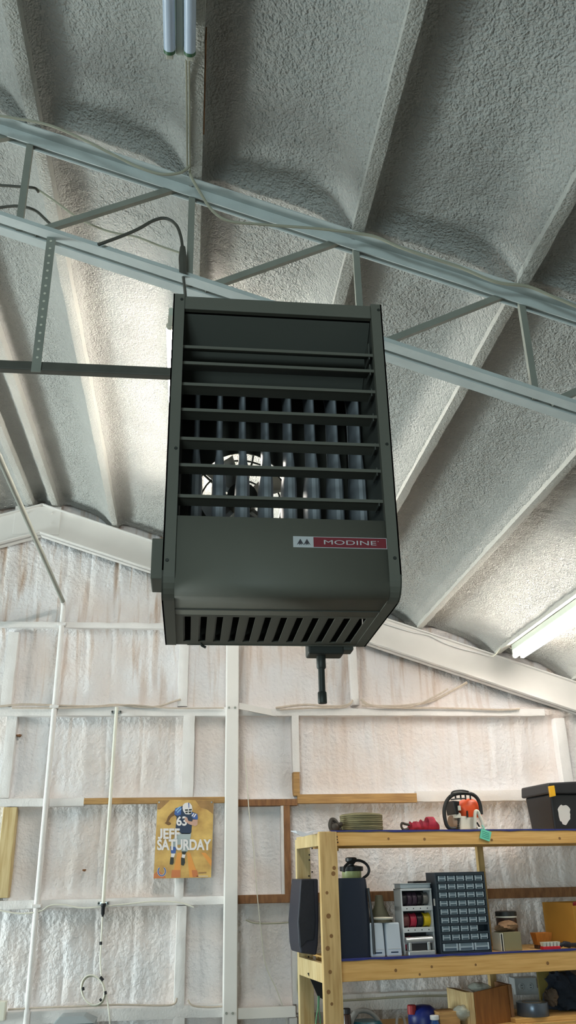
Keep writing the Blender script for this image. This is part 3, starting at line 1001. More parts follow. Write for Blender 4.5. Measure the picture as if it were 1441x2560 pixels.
cable('wall_cable', [(0, 2276), (50, 2284), (100, 2278), (125, 2264), (160, 2262), (210, 2270), (300, 2262), (380, 2254), (445, 2256), (485, 2268)], YC - .01, .006, 'cable_white', 'white cable drooping along the girt under the poster')
cable('wall_cable', [(20, 2524), (90, 2520), (200, 2516), (300, 2512), (400, 2514), (435, 2510), (442, 2495)], YC - .01, .007, 'dusty_cable', 'cable lying on the lowest girt left of the column')
cable('wall_cable', [(470, 2500), (482, 2514), (520, 2518), (556, 2516)], YC - .01, .007, 'dusty_cable', 'short cable on the lowest girt beside the column')
cable('thin_wire', [(612, 1885), (618, 1960), (624, 2040), (634, 2120), (642, 2220), (652, 2320), (664, 2410), (690, 2470), (708, 2520), (718, 2560), (722, 2620)], YW - .03, .0042, 'cable_white', 'thin white wire hanging slack to the right of the column')
cable('wall_cable', [(615, 2300), (640, 2308), (700, 2308), (735, 2304), (748, 2306)], YW + .0, .006, 'cable_grey', 'grey cable crossing the foam left of the shelf')
cable('wall_cable', [(742, 2310), (745, 2360), (746, 2420), (744, 2470), (752, 2510)], YW - .02, .006, 'cable_grey', 'grey cable dropping behind the left shelf post')
cable('wall_cable', [(850, 2502), (920, 2498), (980, 2494), (1060, 2490), (1150, 2490)], YC - .03, .008, 'cable_grey', 'grey cable lying on the lowest girt below the shelf')

# roof cables by the truss
cable('roof_cable', [(-30, 285), (40, 296), (120, 312), (200, 345), (280, 385), (340, 415), (400, 435), (450, 432), (474, 415)], 2.55, .0055, 'cable_grey', 'grey cable sagging across the foam left of the strip light')
cable('roof_cable', [(474, 415), (478, 440), (500, 480), (530, 525), (570, 552), (640, 560), (720, 566), (800, 572), (890, 583)], 2.58, .0055, 'cable_grey', 'grey cable running above the truss from the strip light')
cable('roof_cable', [(890, 583), (940, 592), (1000, 618), (1080, 645), (1150, 668), (1240, 705), (1320, 716), (1380, 740), (1450, 770)], 2.60, .0065, 'cable_grey', 'pale cable stapled over the purlins on the right of the truss')
cable('roof_cable', [(92, 472), (140, 505), (200, 548), (270, 578), (340, 592), (400, 615), (450, 632)], 2.78, .0045, 'cable_grey', 'thin cable slanting behind the truss toward the heater plug')
cable('roof_cable', [(-20, 462), (40, 466), (85, 470), (96, 480)], 2.78, .006, 'cable_dark', 'short dark cable behind the leftmost truss post')
cable('roof_cable', [(-20, 522), (40, 515), (85, 525), (115, 550), (150, 585)], 2.78, .006, 'cable_dark', 'dark cable looping onto the lower chord of the truss')
ec = thing('heater_cord', at(457, 650, 2.66), 'dark power cord with plug looping down to the heater', 'cord')
MB().tube(spath([at(*p, 2.66) for p in ((245, 612), (300, 592), (345, 573), (385, 551), (415, 546), (440, 562), (452, 590), (457, 622))]), .0065, 6).build('cord', 'cable_dark', ec, smooth=True)
MB().tube([at(457, 618, 2.66), at(457, 645, 2.66), at(458, 690, 2.66)], [.011, .016, .014], 8).build('plug', 'dark_bar', ec, smooth=True)
MB().tube(spath([at(458, 688, 2.66), at(462, 720, 2.6), at(464, 745, 2.45)]), .006, 6).build('cord', 'cable_dark', ec, smooth=True)
for i, xa in enumerate((466, 473)):
    pts = [atz(xa + j * .6, y, zz) for j, (y, zz) in enumerate(((150, 4.20), (210, 4.212), (280, 4.21), (350, 4.212), (425, 4.208)))]
    tag(MB().tube(spath(pts), .0035, 6).build('lamp_wire', 'cable_grey', loc=pts[0], smooth=True),
        ('thin wire along the purlin below the unlit strip light, left of the pair', 'thin wire along the purlin below the unlit strip light, right of the pair')[i], 'cable')
# bare timber showing on that purlin
zq = roof(-0.038)
bw = MB().box(-.038 + .027, -.038 + .032, 2.02, 2.42, zq + .005, zq + .07).build('bare_timber', 'bare_wood_dark', ce)

# wires above the rafter by the lit strip light
cable('roof_cable', [(955, 1556), (1000, 1570), (1035, 1580), (1075, 1588), (1110, 1606), (1150, 1620), (1190, 1630), (1225, 1640)], YW - .08, .007, 'foam_member', 'pale cable following the top of the gable rafter to the lit strip light')
cable('lamp_wire', [(1228, 1640), (1240, 1636), (1264, 1602), (1275, 1598), (1268, 1612), (1280, 1622)], 6.75, .0045, 'cable_white', 'small curled wire at the end of the lit strip light')

# ================================================================== POSTER
YP = YW - .035


def pc(cx, cy, d=0.0):
    return at(370 + cx * 190 / 1441.0, 1980 + cy * 240 / 1820.0, YP - d)


po = thing('poster', pc(680, 1640), 'gold sports poster of a running football player hung beside the column', 'poster')
MB().prism([pc(185, 150), pc(1250, 150), pc(1198, 1620), pc(108, 1642)], (0, 0, 0), (0, .003, 0)).build('sheet', 'poster_gold', po)


def pp(name, pts, m, lay):
    return MB().prism([pc(x, y, .0006 * lay) for x, y in pts], (0, 0, 0), (0, .0004, 0)).build(name, m, po)


pp('sun_ray', [(560, 1150), (640, 1150), (615, 1620), (455, 1620)], 'poster_orange', 1)
pp('sun_ray', [(740, 1150), (800, 1150), (960, 1610), (790, 1615)], 'poster_orange', 1)
pp('sun_ray', [(1010, 1150), (1090, 1150), (1212, 1290), (1206, 1420)], 'poster_orange', 1)
pp('sun_ray', [(455, 1480), (615, 1480), (615, 1620), (440, 1625)], 'poster_rust', 2)
pp('sun_ray', [(830, 1480), (930, 1480), (960, 1612), (850, 1614)], 'poster_rust', 2)
pp('dark_corner', [(900, 155), (1245, 155), (1238, 420), (1120, 330), (1000, 300)], 'poster_brown', 1)
pp('dark_corner', [(188, 155), (420, 155), (330, 240), (230, 330), (182, 330)], 'poster_brown', 1)
pp('dark_corner', [(112, 1560), (200, 1480), (330, 1600), (340, 1634), (108, 1638)], 'poster_rust', 1)
pp('arm', [(510, 340), (540, 420), (440, 480), (390, 560), (440, 590), (430, 620), (385, 632), (320, 590), (350, 560), (380, 470), (440, 400)], 'poster_arm', 2)
pp('jersey', [(520, 310), (650, 265), (820, 370), (935, 410), (950, 500), (930, 535), (840, 540), (825, 760), (800, 795), (640, 795), (590, 740), (525, 700), (545, 480), (500, 420)], 'poster_navy', 3)
pp('sleeve', [(520, 310), (640, 272), (625, 430), (560, 450), (500, 420)], 'poster_blue', 4)
pp('sleeve', [(820, 385), (935, 415), (950, 500), (930, 525), (850, 500)], 'poster_blue', 4)
pp('stripe', [(520, 345), (600, 275), (630, 275), (535, 370)], 'poster_sky', 5)
pp('stripe', [(550, 380), (630, 300), (640, 325), (560, 405)], 'poster_sky', 5)
pp('stripe', [(825, 455), (865, 400), (885, 405), (845, 465)], 'poster_white', 5)
pp('stripe', [(860, 470), (905, 408), (925, 415), (880, 480)], 'poster_white', 5)
pp('forearm', [(690, 490), (740, 475), (770, 550), (850, 560), (850, 520), (945, 525), (940, 620), (900, 650), (780, 610), (710, 560)], 'poster_skin', 6)
pp('helmet', [(655, 300), (665, 245), (700, 212), (750, 200), (800, 212), (835, 260), (845, 330), (825, 410), (780, 425), (710, 418), (670, 360)], 'poster_white', 6)
pp('face_mask', [(700, 330), (835, 320), (830, 350), (820, 405), (715, 405), (708, 370)], 'poster_dark', 7)
pp('mask_bar', [(700, 360), (838, 352), (836, 366), (703, 376)], 'poster_white', 8)
pp('mask_bar', [(760, 325), (775, 325), (770, 410), (755, 410)], 'poster_white', 8)
pp('helmet_stripe', [(765, 203), (785, 206), (785, 300), (772, 300)], 'poster_blue', 7)
pp('trousers', [(595, 780), (820, 780), (800, 930), (790, 1080), (740, 1130), (640, 1130), (630, 1000), (560, 1000), (540, 1050), (430, 1045), (470, 900)], 'poster_grey', 3)
pp('sock', [(425, 1030), (540, 1045), (525, 1165), (440, 1165)], 'poster_blue', 4)
pp('sock', [(440, 1160), (520, 1160), (495, 1240), (438, 1240)], 'poster_white', 4)
pp('sock', [(640, 1125), (735, 1125), (700, 1190), (655, 1180)], 'poster_dark', 4)
pp('sock', [(650, 1180), (715, 1185), (695, 1260), (640, 1250)], 'poster_white', 4)
pp('shoe', [(430, 1235), (492, 1240), (490, 1340), (470, 1378), (412, 1370)], 'poster_dark', 5)
pp('shoe', [(630, 1240), (700, 1255), (705, 1340), (675, 1398), (628, 1380)], 'poster_dark', 5)


def ptext(name, body, x0, y0, x1, y1, m, lay, bold=0.02):
    vs, fs = text_mesh(body, bold)
    return MB().add([pc(x0 + (x1 - x0) * v[0], y1 + (y0 - y1) * v[1], .0006 * lay) for v in vs], fs).build(name, m, po)


ptext('lettering', 'EFF', 292, 690, 605, 890, 'poster_white', 9, 0.035)
pp('lettering', [(236, 692), (278, 692), (278, 850), (262, 880), (228, 892), (190, 884), (190, 846), (216, 854), (232, 846), (236, 826)], 'poster_white', 9)
ptext('lettering', 'SATURDAY', 175, 895, 1200, 1105, 'poster_white', 9, 0.035)
ptext('number', '63', 540, 460, 740, 640, 'poster_white', 5, 0.03)
hs = [(262 + 70 * math.cos(t), 1505 + 82 * math.sin(t)) for t in np.linspace(math.radians(-55), math.radians(235), 20)]
for r, m, l in ((.0062, 'poster_white', 3), (.0038, 'poster_blue', 4)):
    q = []
    vs, fs = [], []
    for i, (x, y) in enumerate(hs):
        t = math.radians(-55) + math.radians(290) * i / 19
        k = r * 2600
        vs += [pc(x - k * math.cos(t), y - k * math.sin(t), .0006 * l), pc(x + k * math.cos(t), y + k * math.sin(t), .0006 * l)]
    for i in range(19): fs.append((2 * i, 2 * i + 1, 2 * i + 3, 2 * i + 2))
    MB().add(vs, fs).build('horseshoe_emblem', m, po)
pp('small_print', [(920, 1592), (1140, 1590), (1140, 1600), (920, 1602)], 'poster_white', 2)
pp('small_print', [(960, 1520), (1110, 1512), (1110, 1545), (960, 1550)], 'poster_brown', 2)
for cx, cy in ((212, 195), (1208, 195)):
    c = pc(cx, cy, .004)
    MB().lathe(c, [(.006, 0), (.007, .004), (.003, .006)], 10, axis='y').build('tack', 'steel', po)

# ================================================================== SHELF AND WHAT STANDS ON IT
SY = 6.15
SO = at(838, 2082, SY)
TH = math.radians(8.35)
SLV = np.array([math.cos(TH), math.sin(TH), 0.0]); SNV = np.array([-math.sin(TH), math.cos(TH), 0.0])


def sx(p):                                   # shelf coordinates (along, back, height) -> room
    return (SO[0] + SLV[0] * p[0] + SNV[0] * p[1], SO[1] + SLV[1] * p[0] + SNV[1] * p[1], p[2])


def S(px, py, n=0.0):                        # photo point on the upright plane n behind the shelf front -> (along, height)
    d = ray(px, py)
    o = SO + SNV * n
    t = ((o - EYE) @ SNV) / (d @ SNV)
    P = EYE + d * t
    return (P - SO) @ SLV, P[2]


def SM():
    return MB(sx)


def sthing(name, l, n, z, label, cat, group=None):
    return thing(name, sx((l, n, z)), label, cat, group)


ZU = SO[2]; ZL = S(845, 2405)[1]; ZB = 0.66
UB = ZU - S(838, 2115)[1]; LB = ZL - S(845, 2456)[1]
SD = 0.56; LE = 2.35
sh = sthing('wooden_shelf', 1.0, .25, 0, 'open timber shelf unit of pale lumber standing against the end wall', 'shelf')
pw = .125
SM().box(-pw, -.001, -.04, 0.0, 0, ZU + .006).build('post', 'lumber', sh, bevel=.003)
SM().box(-pw - .0, -.02, SD, SD + .04, 0, ZU - .02).build('post', 'lumber_pale', sh, bevel=.003)
l0 = S(1204, 2150, SD)[0]
SM().box(l0 - .026, l0 + .026, SD, SD + .04, 0, ZU - .04).build('post', 'lumber', sh, bevel=.003)
SM().box(LE, LE + pw, -.04, 0, 0, ZU + .006).build('post', 'lumber', sh, bevel=.003)
SM().box(LE, LE + pw, SD, SD + .04, 0, ZU - .02).build('post', 'lumber', sh, bevel=.003)
for zt_, h in ((ZU, UB), (ZL, LB), (ZB, .14)):
    SM().box(0, LE + .05, 0, .038, zt_ - h, zt_).build('beam', 'lumber_beam', sh, bevel=.003)
    SM().box(0, LE + .05, SD - .04, SD, zt_ - h, zt_).build('beam', 'lumber_beam', sh, bevel=.003)
    SM().box(-.125, -.087, 0.0, SD, zt_ - h, zt_ - .004).build('side_rail', 'lumber_pale', sh, bevel=.003)
    SM().box(-.02, LE + .04, .002, SD, zt_, zt_ + .012).build('deck', 'lumber_beam', sh)
SM().box(.002, .035, .04, .07, ZU - UB - .03, ZU - UB + .04).build('cleat', 'lumber', sh)
rn = random.Random(3)
for px, py in ((843, 2092), (843, 2099), (845, 2106), (850, 2418), (850, 2430), (851, 2442)):
    l, z = S(px, py)
    SM().lathe((l, -.001, z), [(.0055, 0), (.0055, .002)], 8, axis='y').build('nail', 'nail', sh)
for px, py in ((972, 2097), (1062, 2098), (1230, 2100), (1400, 2096), (990, 2426), (1050, 2436), (1190, 2412), (1370, 2408), (1080, 2417)):
    l, z = S(px, py)
    SM().lathe((l, -.0005, z), [(.008 + .004 * rn.random(), 0), (.006, .001)], 10, axis='y').build('knot', 'knot', sh)
for px, py in ((818, 2232), (822, 2290), (829, 2340), (820, 2371), (826, 2430), (822, 2480), (830, 2510), (836, 2170), (834, 2184)):
    l, z = S(px, py, -.04)
    SM().lathe((l, -.0405, z), [(.009 + .007 * rn.random(), 0), (.007, .001)], 10, axis='y').build('knot', 'knot', sh)
for px, py in ((769, 2101), (778, 2106), (773, 2117), (781, 2121), (774, 2137), (774, 2150), (781, 2180), (773, 2190), (772, 2392), (780, 2401), (775, 2424)):
    l, z = S(px, py, SD - .002)
    SM().lathe((l, SD - .003, z), [(.006, 0), (.006, .003)], 8, axis='y').build('nail', 'nail', sh)

# blue liner on both decks and the loose white end at the left
for zz, lab in ((ZU, 'blue plastic strip along the front edge of the top shelf'), (ZL, 'blue plastic strip along the front edge of the middle shelf')):
    mb = SM(); n = 60; rings = []
    for i in range(n + 1):
        l = -.03 + (LE + .05) * i / n
        e = .006 * (vnoise(np.array([l * 9.]), np.array([zz]), 3)[0])
        rings.append([(l, -.004, zz + .013 - .006 - e), (l, -.006, zz + .016), (l, .02, zz + .0145), (l, .045, zz + .0145), (l, .045, zz + .0125), (l, .0, zz + .0125)])
    o = mb.rings(rings).build('shelf_liner', 'liner_blue', loc=sx((1, .2, zz + .0135)))
    tag(o, lab, 'liner')
ZU2 = ZU + .0125; ZL2 = ZL + .0125
pts = [(733, 2078), (745, 2080), (760, 2085), (775, 2082), (792, 2078), (800, 2077)]
mb = SM(); rings = []
for i, (px, py) in enumerate(pts):
    l, z = S(px, py, .1)
    z = max(z, ZU + .014) if i > 2 else z
    dr = (0.02, .035, .012, .004, .004, .004)[i]
    rings.append([(l, .02, z), (l, .16, z + .006), (l, .16, z + .002), (l + .01, .02, z - dr)])
tag(mb.rings(rings).build('plastic_sheet', 'tarp_white', loc=sx((-.15, .08, ZU)), smooth=True), 'crumpled white plastic sheet hanging off the left end of the top shelf', 'sheet')

# --- top shelf: strap roll
def lz(px, py, n): return S(px, py, n)
la, _ = lz(855, 2060, .15); lb_, _ = lz(957, 2060, .15); zt1 = lz(900, 2037, .15)[1]
lc = (la + lb_) / 2; R_ = (lb_ - la) / 2
sr = sthing('strap_roll', lc, .17, ZU2, 'coiled khaki tow strap with dark hook lying on the top shelf', 'strap')
prof = [(.02, 0), (R_ * .97, 0)]
nb = 9
for i in range(nb):
    h = (zt1 - ZU2) * i / nb; dh = (zt1 - ZU2) / nb
    prof += [(R_ * (.985 + .012 * (i % 3)), h + dh * .15), (R_ * (.99 + .01 * (i % 2)), h + dh * .8), (R_ * .965, h + dh * .95)]
prof += [(R_ * .9, zt1 - ZU2 + .004), (R_ * .5, zt1 - ZU2 + .012), (R_ * .1, zt1 - ZU2 + .012)]
mb = SM().lathe((lc, .17, ZU2), prof, 32); mb.build('webbing', 'khaki', sr, smooth=True)
hk = [S(px, py, .12) for px, py in ((856, 2060), (846, 2062), (838, 2052), (830, 2050), (826, 2062), (830, 2074), (842, 2076), (854, 2074))]
SM().tube(spath([(l, .12, max(z, ZU2 + .016)) for l, z in hk]), .016, 8).build('hook', 'hook_dark', sr, smooth=True)
SM().blob((S(838, 2066, .12)[0], .12, ZU2 + .03), (.03, .03, .03), .3, 4, flat=ZU2).build('hook_eye', 'hook_dark', sr, smooth=True)

# --- red ratchet strap
la, _ = lz(1022, 2060, .12); lb_, _ = lz(1096, 2060, .12)
rs = sthing('ratchet_strap', (la + lb_) / 2, .13, ZU2, 'bundled red ratchet strap lying beside the chainsaw', 'strap')
rings = []
for i in range(15):
    t = i / 14; l = la + (lb_ - la) * t
    r = .030 + .013 * t + .005 * math.sin(i * 2.3)
    if i in (0, 14): r *= .6
    rings.append([(l, .13 + r * 1.15 * math.cos(a), max(ZU2, ZU2 + r * .95 + r * math.sin(a) * (1 + .08 * math.sin(5 * a + i)))) for a in [2 * math.pi * k / 18 for k in range(18)]])
SM().rings(rings).build('webbing', 'strap_red', rs, smooth=True)
lw, zw = lz(1070, 2055, .1)
SM().lathe((lw, .12, ZU2 + .046), [(.05, -.0), (.052, .008), (.052, .05), (.045, .055)], 20, axis='x').build('rolled_end', 'strap_red', rs, smooth=True)
hk = [S(px, py, .1) for px, py in ((1024, 2062), (1014, 2060), (1006, 2058), (1004, 2066), (1010, 2074), (1022, 2072))]
SM().tube(spath([(l, .1, max(z, ZU2 + .009)) for l, z in hk]), .009, 8).build('hook', 'hook_dark', rs, smooth=True)

# --- chainsaw
cs = sthing('chainsaw', S(1165, 2075, .12)[0], .15, ZU2, 'orange and white chainsaw with black wrap handle on the top shelf', 'chainsaw')
def sp(px, py, n): l, z = S(px, py, n); return (l, n, z)
def fl_(p, e=0): return (p[0], p[1], max(p[2], ZU2 + e))
# crankcase
b = [S(x, y, .10) for x, y in ((1150, 2077), (1190, 2077), (1187, 2040), (1152, 2040))]
SM().hexa([(b[0][0], .08, ZU2), (b[1][0], .08, ZU2), (b[1][0], .28, ZU2), (b[0][0], .28, ZU2)], [(b[3][0], .09, b[3][1]), (b[2][0], .09, b[2][1]), (b[2][0], .28, b[2][1]), (b[3][0], .28, b[3][1])]).build('crankcase', 'saw_white', cs, bevel=.012)
# starter cover: ribbed drum on the left
l1, _ = S(1133, 2060, .12); l2, _ = S(1153, 2060, .12)
zc_ = ZU2 + .056
SM().lathe((l1, .17, zc_), [(.03, 0), (.05, .004), (.055, .012), (.055, l2 - l1)], 24, axis='x').build('starter_cover', 'saw_brown', cs, smooth=True)
for k in range(7):
    l, z = S(1146, 2046 + k * 4.4, .11)
    SM().box(l - .002, l + .018, .112 - .004 * abs(k - 3), .13, z - .0035, z + .0025).build('cooling_slot', 'saw_black', cs)
l, z = S(1148, 2040, .09)
SM().hexa([(l - .03, .1, z - .015), (l + .03, .1, z - .015), (l + .03, .24, z - .015), (l - .03, .24, z - .015)], [(l - .012, .11, z + .025), (l + .028, .11, z + .025), (l + .028, .24, z + .025), (l - .012, .24, z + .025)]).build('tank_cover', 'saw_white', cs, bevel=.008)
# orange top cover
rings = []
for py, xa, xb, ya, yb in ((2043, 1158, 1206, .085, .30), (2030, 1152, 1205, .08, .30), (2018, 1146, 1201, .08, .30), (2008, 1154, 1197, .085, .29), (2000, 1165, 1190, .10, .27), (1996, 1172, 1182, .13, .24)):
    L0, z = S(xa, py, .12); L1, _ = S(xb, py, .12); c = (L0 + L1) / 2; h = (L1 - L0) / 2; cy = (ya + yb) / 2; hy = (yb - ya) / 2
    rings.append([(c + h * math.copysign(abs(math.cos(t)) ** .5, math.cos(t)), cy + hy * math.copysign(abs(math.sin(t)) ** .5, math.sin(t)), z) for t in [2 * math.pi * k / 24 for k in range(24)]])
SM().rings(rings).build('top_cover', 'saw_orange', cs, smooth=True)
l, z = S(1171, 2034, .07)
SM().box(l - .005, l + .003, .074, .09, z - .025, z + .02).build('cover_slot', 'saw_black', cs)
l, z = S(1151, 2020, .07)
SM().box(l - .01, l + .01, .076, .09, z - .017, z + .017).build('choke_plate', 'saw_white', cs, bevel=.003)
b = [S(x, y, .10) for x, y in ((1140, 2036), (1148, 2036), (1150, 2003), (1133, 2001))]
SM().prism([(p[0], .09, p[1]) for p in b], (0, 0, 0), (0, .12, 0)) if False else None
mb = SM(); mb.hexa([(b[0][0], .1, b[0][1]), (b[1][0], .1, b[1][1]), (b[1][0], .25, b[1][1]), (b[0][0], .25, b[0][1])], [(b[3][0], .1, b[3][1]), (b[2][0], .1, b[2][1]), (b[2][0], .25, b[2][1]), (b[3][0], .25, b[3][1])]); mb.build('filter_housing', 'saw_black', cs, bevel=.006)
# wrap handle
hp = [(1140, 2074), (1126, 2074), (1117, 2062), (1112, 2040), (1112, 2020), (1118, 2002), (1130, 1989), (1145, 1984), (1165, 1983), (1182, 1986), (1194, 1996), (1201, 2012), (1204, 2036)]
SM().tube(spath([fl_(sp(x, y, .06), .014) for x, y in hp]), .0135, 10).build('wrap_handle', 'saw_black', cs, smooth=True)
gp = [(1128, 1992), (1131, 1981), (1142, 1977), (1158, 1976), (1172, 1979)]
SM().tube(spath([sp(x, y, .03) for x, y in gp]), .006, 8).build('hand_guard', 'saw_black', cs, smooth=True)
SM().tube(spath([sp(x, y, .05) for x, y in ((1128, 1999), (1145, 1997), (1165, 1996))]), .005, 8).build('hand_guard', 'saw_black', cs, smooth=True)
for k, x in enumerate((1139, 1152, 1164, 1176)):
    SM().tube([sp(x, 1985, .05), sp(x + 1, 1999, .06)], .006, 6).build('guard_rib', 'saw_black', cs)
# rear handle loop
rp = [(1188, 2076), (1188, 2050), (1189, 2030), (1195, 2029), (1200, 2040), (1206, 2054), (1208, 2066), (1204, 2074), (1194, 2074)]
SM().tube(spath([fl_(sp(x, y, .05), .012) for x, y in rp]), .0125, 10).build('rear_handle', 'saw_white', cs, smooth=True)
SM().tube([sp(1193, 2056, .05), sp(1200, 2068, .05)], .006, 6).build('trigger', 'saw_black', cs)
tg = [S(x, y, -.012) for x, y in ((1204, 2071), (1230, 2080), (1225, 2104), (1200, 2095))]
tgo = SM().prism([(p[0], -.012, p[1]) for p in tg], (0, 0, 0), (0, .003, 0)).build('price_tag', 'tag_teal', cs)
for k in range(4):
    a0 = S(1206, 2077 + 4.6 * k, -.0125); a1 = S(1224, 2083 + 4.6 * k, -.0125)
    SM().prism([(a0[0], -.0128, a0[1]), (a1[0], -.0128, a1[1]), (a1[0], -.0128, a1[1] - .003), (a0[0], -.0128, a0[1] - .003)], (0, 0, 0), (0, .0006, 0)).build('tag_line', 'tag_ink', tgo)
SM().tube(spath([sp(1206, 2064, .04), sp(1210, 2068, .0), sp(1212, 2074, -.012)]), .004, 6).build('tag_tie', 'tag_teal', tgo, smooth=True)

# --- black tote
tt = sthing('storage_tote', S(1430, 2070, .1)[0], .25, ZU2, 'black plastic storage tote with yellow latch at the right end', 'tote')
lbm, _ = S(1389, 2072, .08); ltp, ztp = S(1371, 1985, .08); zl_ = S(1368, 1958, .08)[1]
SM().hexa([(lbm, .09, ZU2), (lbm + .5, .09, ZU2), (lbm + .5, .42, ZU2), (lbm, .42, ZU2)], [(ltp + .012, .07, ztp), (lbm + .54, .07, ztp), (lbm + .54, .45, ztp), (ltp + .012, .45, ztp)]).build('tub', 'black_plastic', tt, bevel=.012)
SM().hexa([(ltp - .012, .05, ztp), (lbm + .57, .05, ztp), (lbm + .57, .47, ztp), (ltp - .012, .47, ztp)], [(ltp - .008, .055, zl_), (lbm + .56, .055, zl_ + .03), (lbm + .56, .46, zl_ + .03), (ltp - .008, .46, zl_)]).build('lid', 'black_plastic', tt, bevel=.012)
q = [S(x, y, .045) for x, y in ((1372, 1966), (1385, 1964), (1389, 1990), (1376, 1993))]
SM().prism([(p[0], .045, p[1]) for p in q], (0, -.012, 0), (0, .01, 0)).build('latch', 'latch_yellow', tt, bevel=.003)
rr = random.Random(4); pts = []
for k in range(26):
    t = 2 * math.pi * k / 26; r = 1 + .28 * (rr.random() - .5)
    pts.append((1412 + 16 * r * math.cos(t) + 3 * math.sin(t), 2036 + 24 * r * math.sin(t)))
vs = []
def tub_n(z): return .09 - .02 * (z - ZU2) / (ztp - ZU2) - .0015
q = []
for x, y in pts:
    l, z = S(x, y, .08); q.append((l, tub_n(z), z))
SM().prism(q, (0, 0, 0), (0, .002, 0)).build('torn_sticker', 'sticker_white', tt)

# --- middle shelf
# dark cabinet with bulging sides left of the post
la = S(750, 2200, .25)[0]
ds = sthing('dark_case', S(775, 2390, .25)[0], .3, ZL2, 'charcoal case with angled sides standing left of the front post', 'case')
pr = [(753, 2197), (796, 2197), (798, 2300), (796, 2360), (792, 2388), (753, 2383), (748, 2360), (745, 2305)]
pr3 = [S(x, y, .2) for x, y in pr]
SM().prism([(l, .2, max(z, ZL2)) for l, z in pr3], (0, 0, 0), (0, .26, 0)).build('body', 'purple_edge', ds, bevel=.01)
pr = [(754, 2200), (784, 2200), (789, 2300), (787, 2335), (784, 2350), (768, 2352), (760, 2362), (752, 2368), (747, 2305)]
pr3 = [S(x, y, .195) for x, y in pr]
SM().prism([(l, .193, z) for l, z in pr3], (0, 0, 0), (0, .008, 0)).build('front_face', 'charcoal', ds, bevel=.003)
# navy tall housing right of the post
nv = sthing('waste_bin', S(875, 2400, .12)[0], .2, ZL2, 'tall tapered navy blue plastic bin standing just right of the front post', 'bin')
rings = []
for py, xa, xb in ((2402, 820, 926), (2330, 822, 924), (2270, 824, 918), (2215, 826, 913), (2200, 827, 911), (2196, 830, 906)):
    L0, z = S(xa, py, .14); L1, _ = S(xb, py, .14); c = (L0 + L1) / 2; h = (L1 - L0) / 2
    z = max(z, ZL2)
    rings.append([(c + h * math.copysign(abs(math.cos(t)) ** .45, math.cos(t)), .17 + .12 * math.copysign(abs(math.sin(t)) ** .45, math.sin(t)), z) for t in [2 * math.pi * k / 32 for k in range(32)]])
rings[0] = [(p[0], p[1], ZL2) for p in rings[0]]
SM().rings(rings).build('body', 'navy_plastic', nv, smooth=True)
L0, z0_ = S(912, 2220, .12); L1, z1_ = S(921, 2300, .12)
SM().tube([(L0 + .004, .06, z0_), (L1 + .006, .05, z1_), (S(926, 2392, .12)[0] + .004, .045, ZL2 + .02)], .010, 8).build('edge_rib', 'black_plastic', nv, smooth=True)
# pump sprayer behind it
lsp, zsp = S(880, 2190, .38)
ps = sthing('pump_sprayer', lsp, .38, ZL2, 'pump sprayer with black handle and pale green tank behind the navy bin', 'sprayer')
zcol = S(880, 2180, .38)[1]; zrim = S(880, 2171, .38)[1]
SM().lathe((lsp, .38, 0), [(.07, ZL2), (.085, ZL2 + .01), (.085, zsp - .04), (.07, zsp - .01), (.07, zcol + .01)], 24).build('tank', 'pale_green', ps, smooth=True)
SM().lathe((lsp, .38, 0), [(.075, zcol + .005), (.085, zcol + .008), (.085, zrim + .012), (.05, zrim + .016), (.035, zrim + .02)], 24).build('lid', 'black_plastic', ps, smooth=True)
zh = S(880, 2147, .38)[1]
SM().lathe((lsp, .38, 0), [(.02, zrim + .015), (.02, zrim + .05)], 12).build('pump_rod', 'black_plastic', ps, smooth=True)
for s in (-1, 1):
    SM().tube(spath([(lsp + s * .008, .38, zrim + .03), (lsp + s * .03, .38, zrim + .055), (lsp + s * .026, .38, zh - .01)]), .012, 8).build('handle', 'black_plastic', ps, smooth=True)
SM().lathe((lsp, .38, 0), [(.036, zh - .02), (.042, zh - .016), (.042, zh + .004), (.03, zh + .01)], 16).build('handle_grip', 'black_plastic', ps, smooth=True)
hp = [(860, 2180), (862, 2168), (872, 2158), (888, 2152), (902, 2152), (916, 2160), (923, 2173), (920, 2186), (908, 2196), (902, 2204)]
SM().tube(spath([(S(x, y, .30)[0], .30, S(x, y, .30)[1]) for x, y in hp]), .0095, 8).build('hose', 'black_plastic', ps, smooth=True)

# small speakers
def small_speaker(xa, xb, py, lab):
    n0 = .05
    L0, _ = S(xa, 2392, n0); L1, _ = S(xb, 2392, n0); zt_ = S((xa + xb) / 2, py, n0)[1]
    o = sthing('desktop_speaker', (L0 + L1) / 2, .1, ZL2, lab, 'speaker', 'pair of desktop speakers')
    SM().hexa([(L0 + .004, .05, ZL2), (L1 - .004, .05, ZL2), (L1 - .006, .17, ZL2), (L0 + .006, .17, ZL2)],
              [(L0 + .008, .065, zt_), (L1 - .006, .065, zt_), (L1 - .008, .16, zt_ - .004), (L0 + .01, .16, zt_ - .004)]).build('shell', 'speaker_grey', o, bevel=.01)
    c = (L0 + L1) / 2
    SM().box(c - .026, c + .026, .0505, .056, ZL2 + .022, ZL2 + .030).build('logo_strip', 'speaker_logo', o)
    SM().box(L0 + .014, L1 - .014, .052, .058, ZL2 + .045, ZL2 + .05).build('seam', 'rack_white', o)
small_speaker(928, 967, 2307, 'pale grey desktop speaker on the left, next to the navy bin')
small_speaker(968, 1009, 2306, 'pale grey desktop speaker on the right, next to the spool rack')
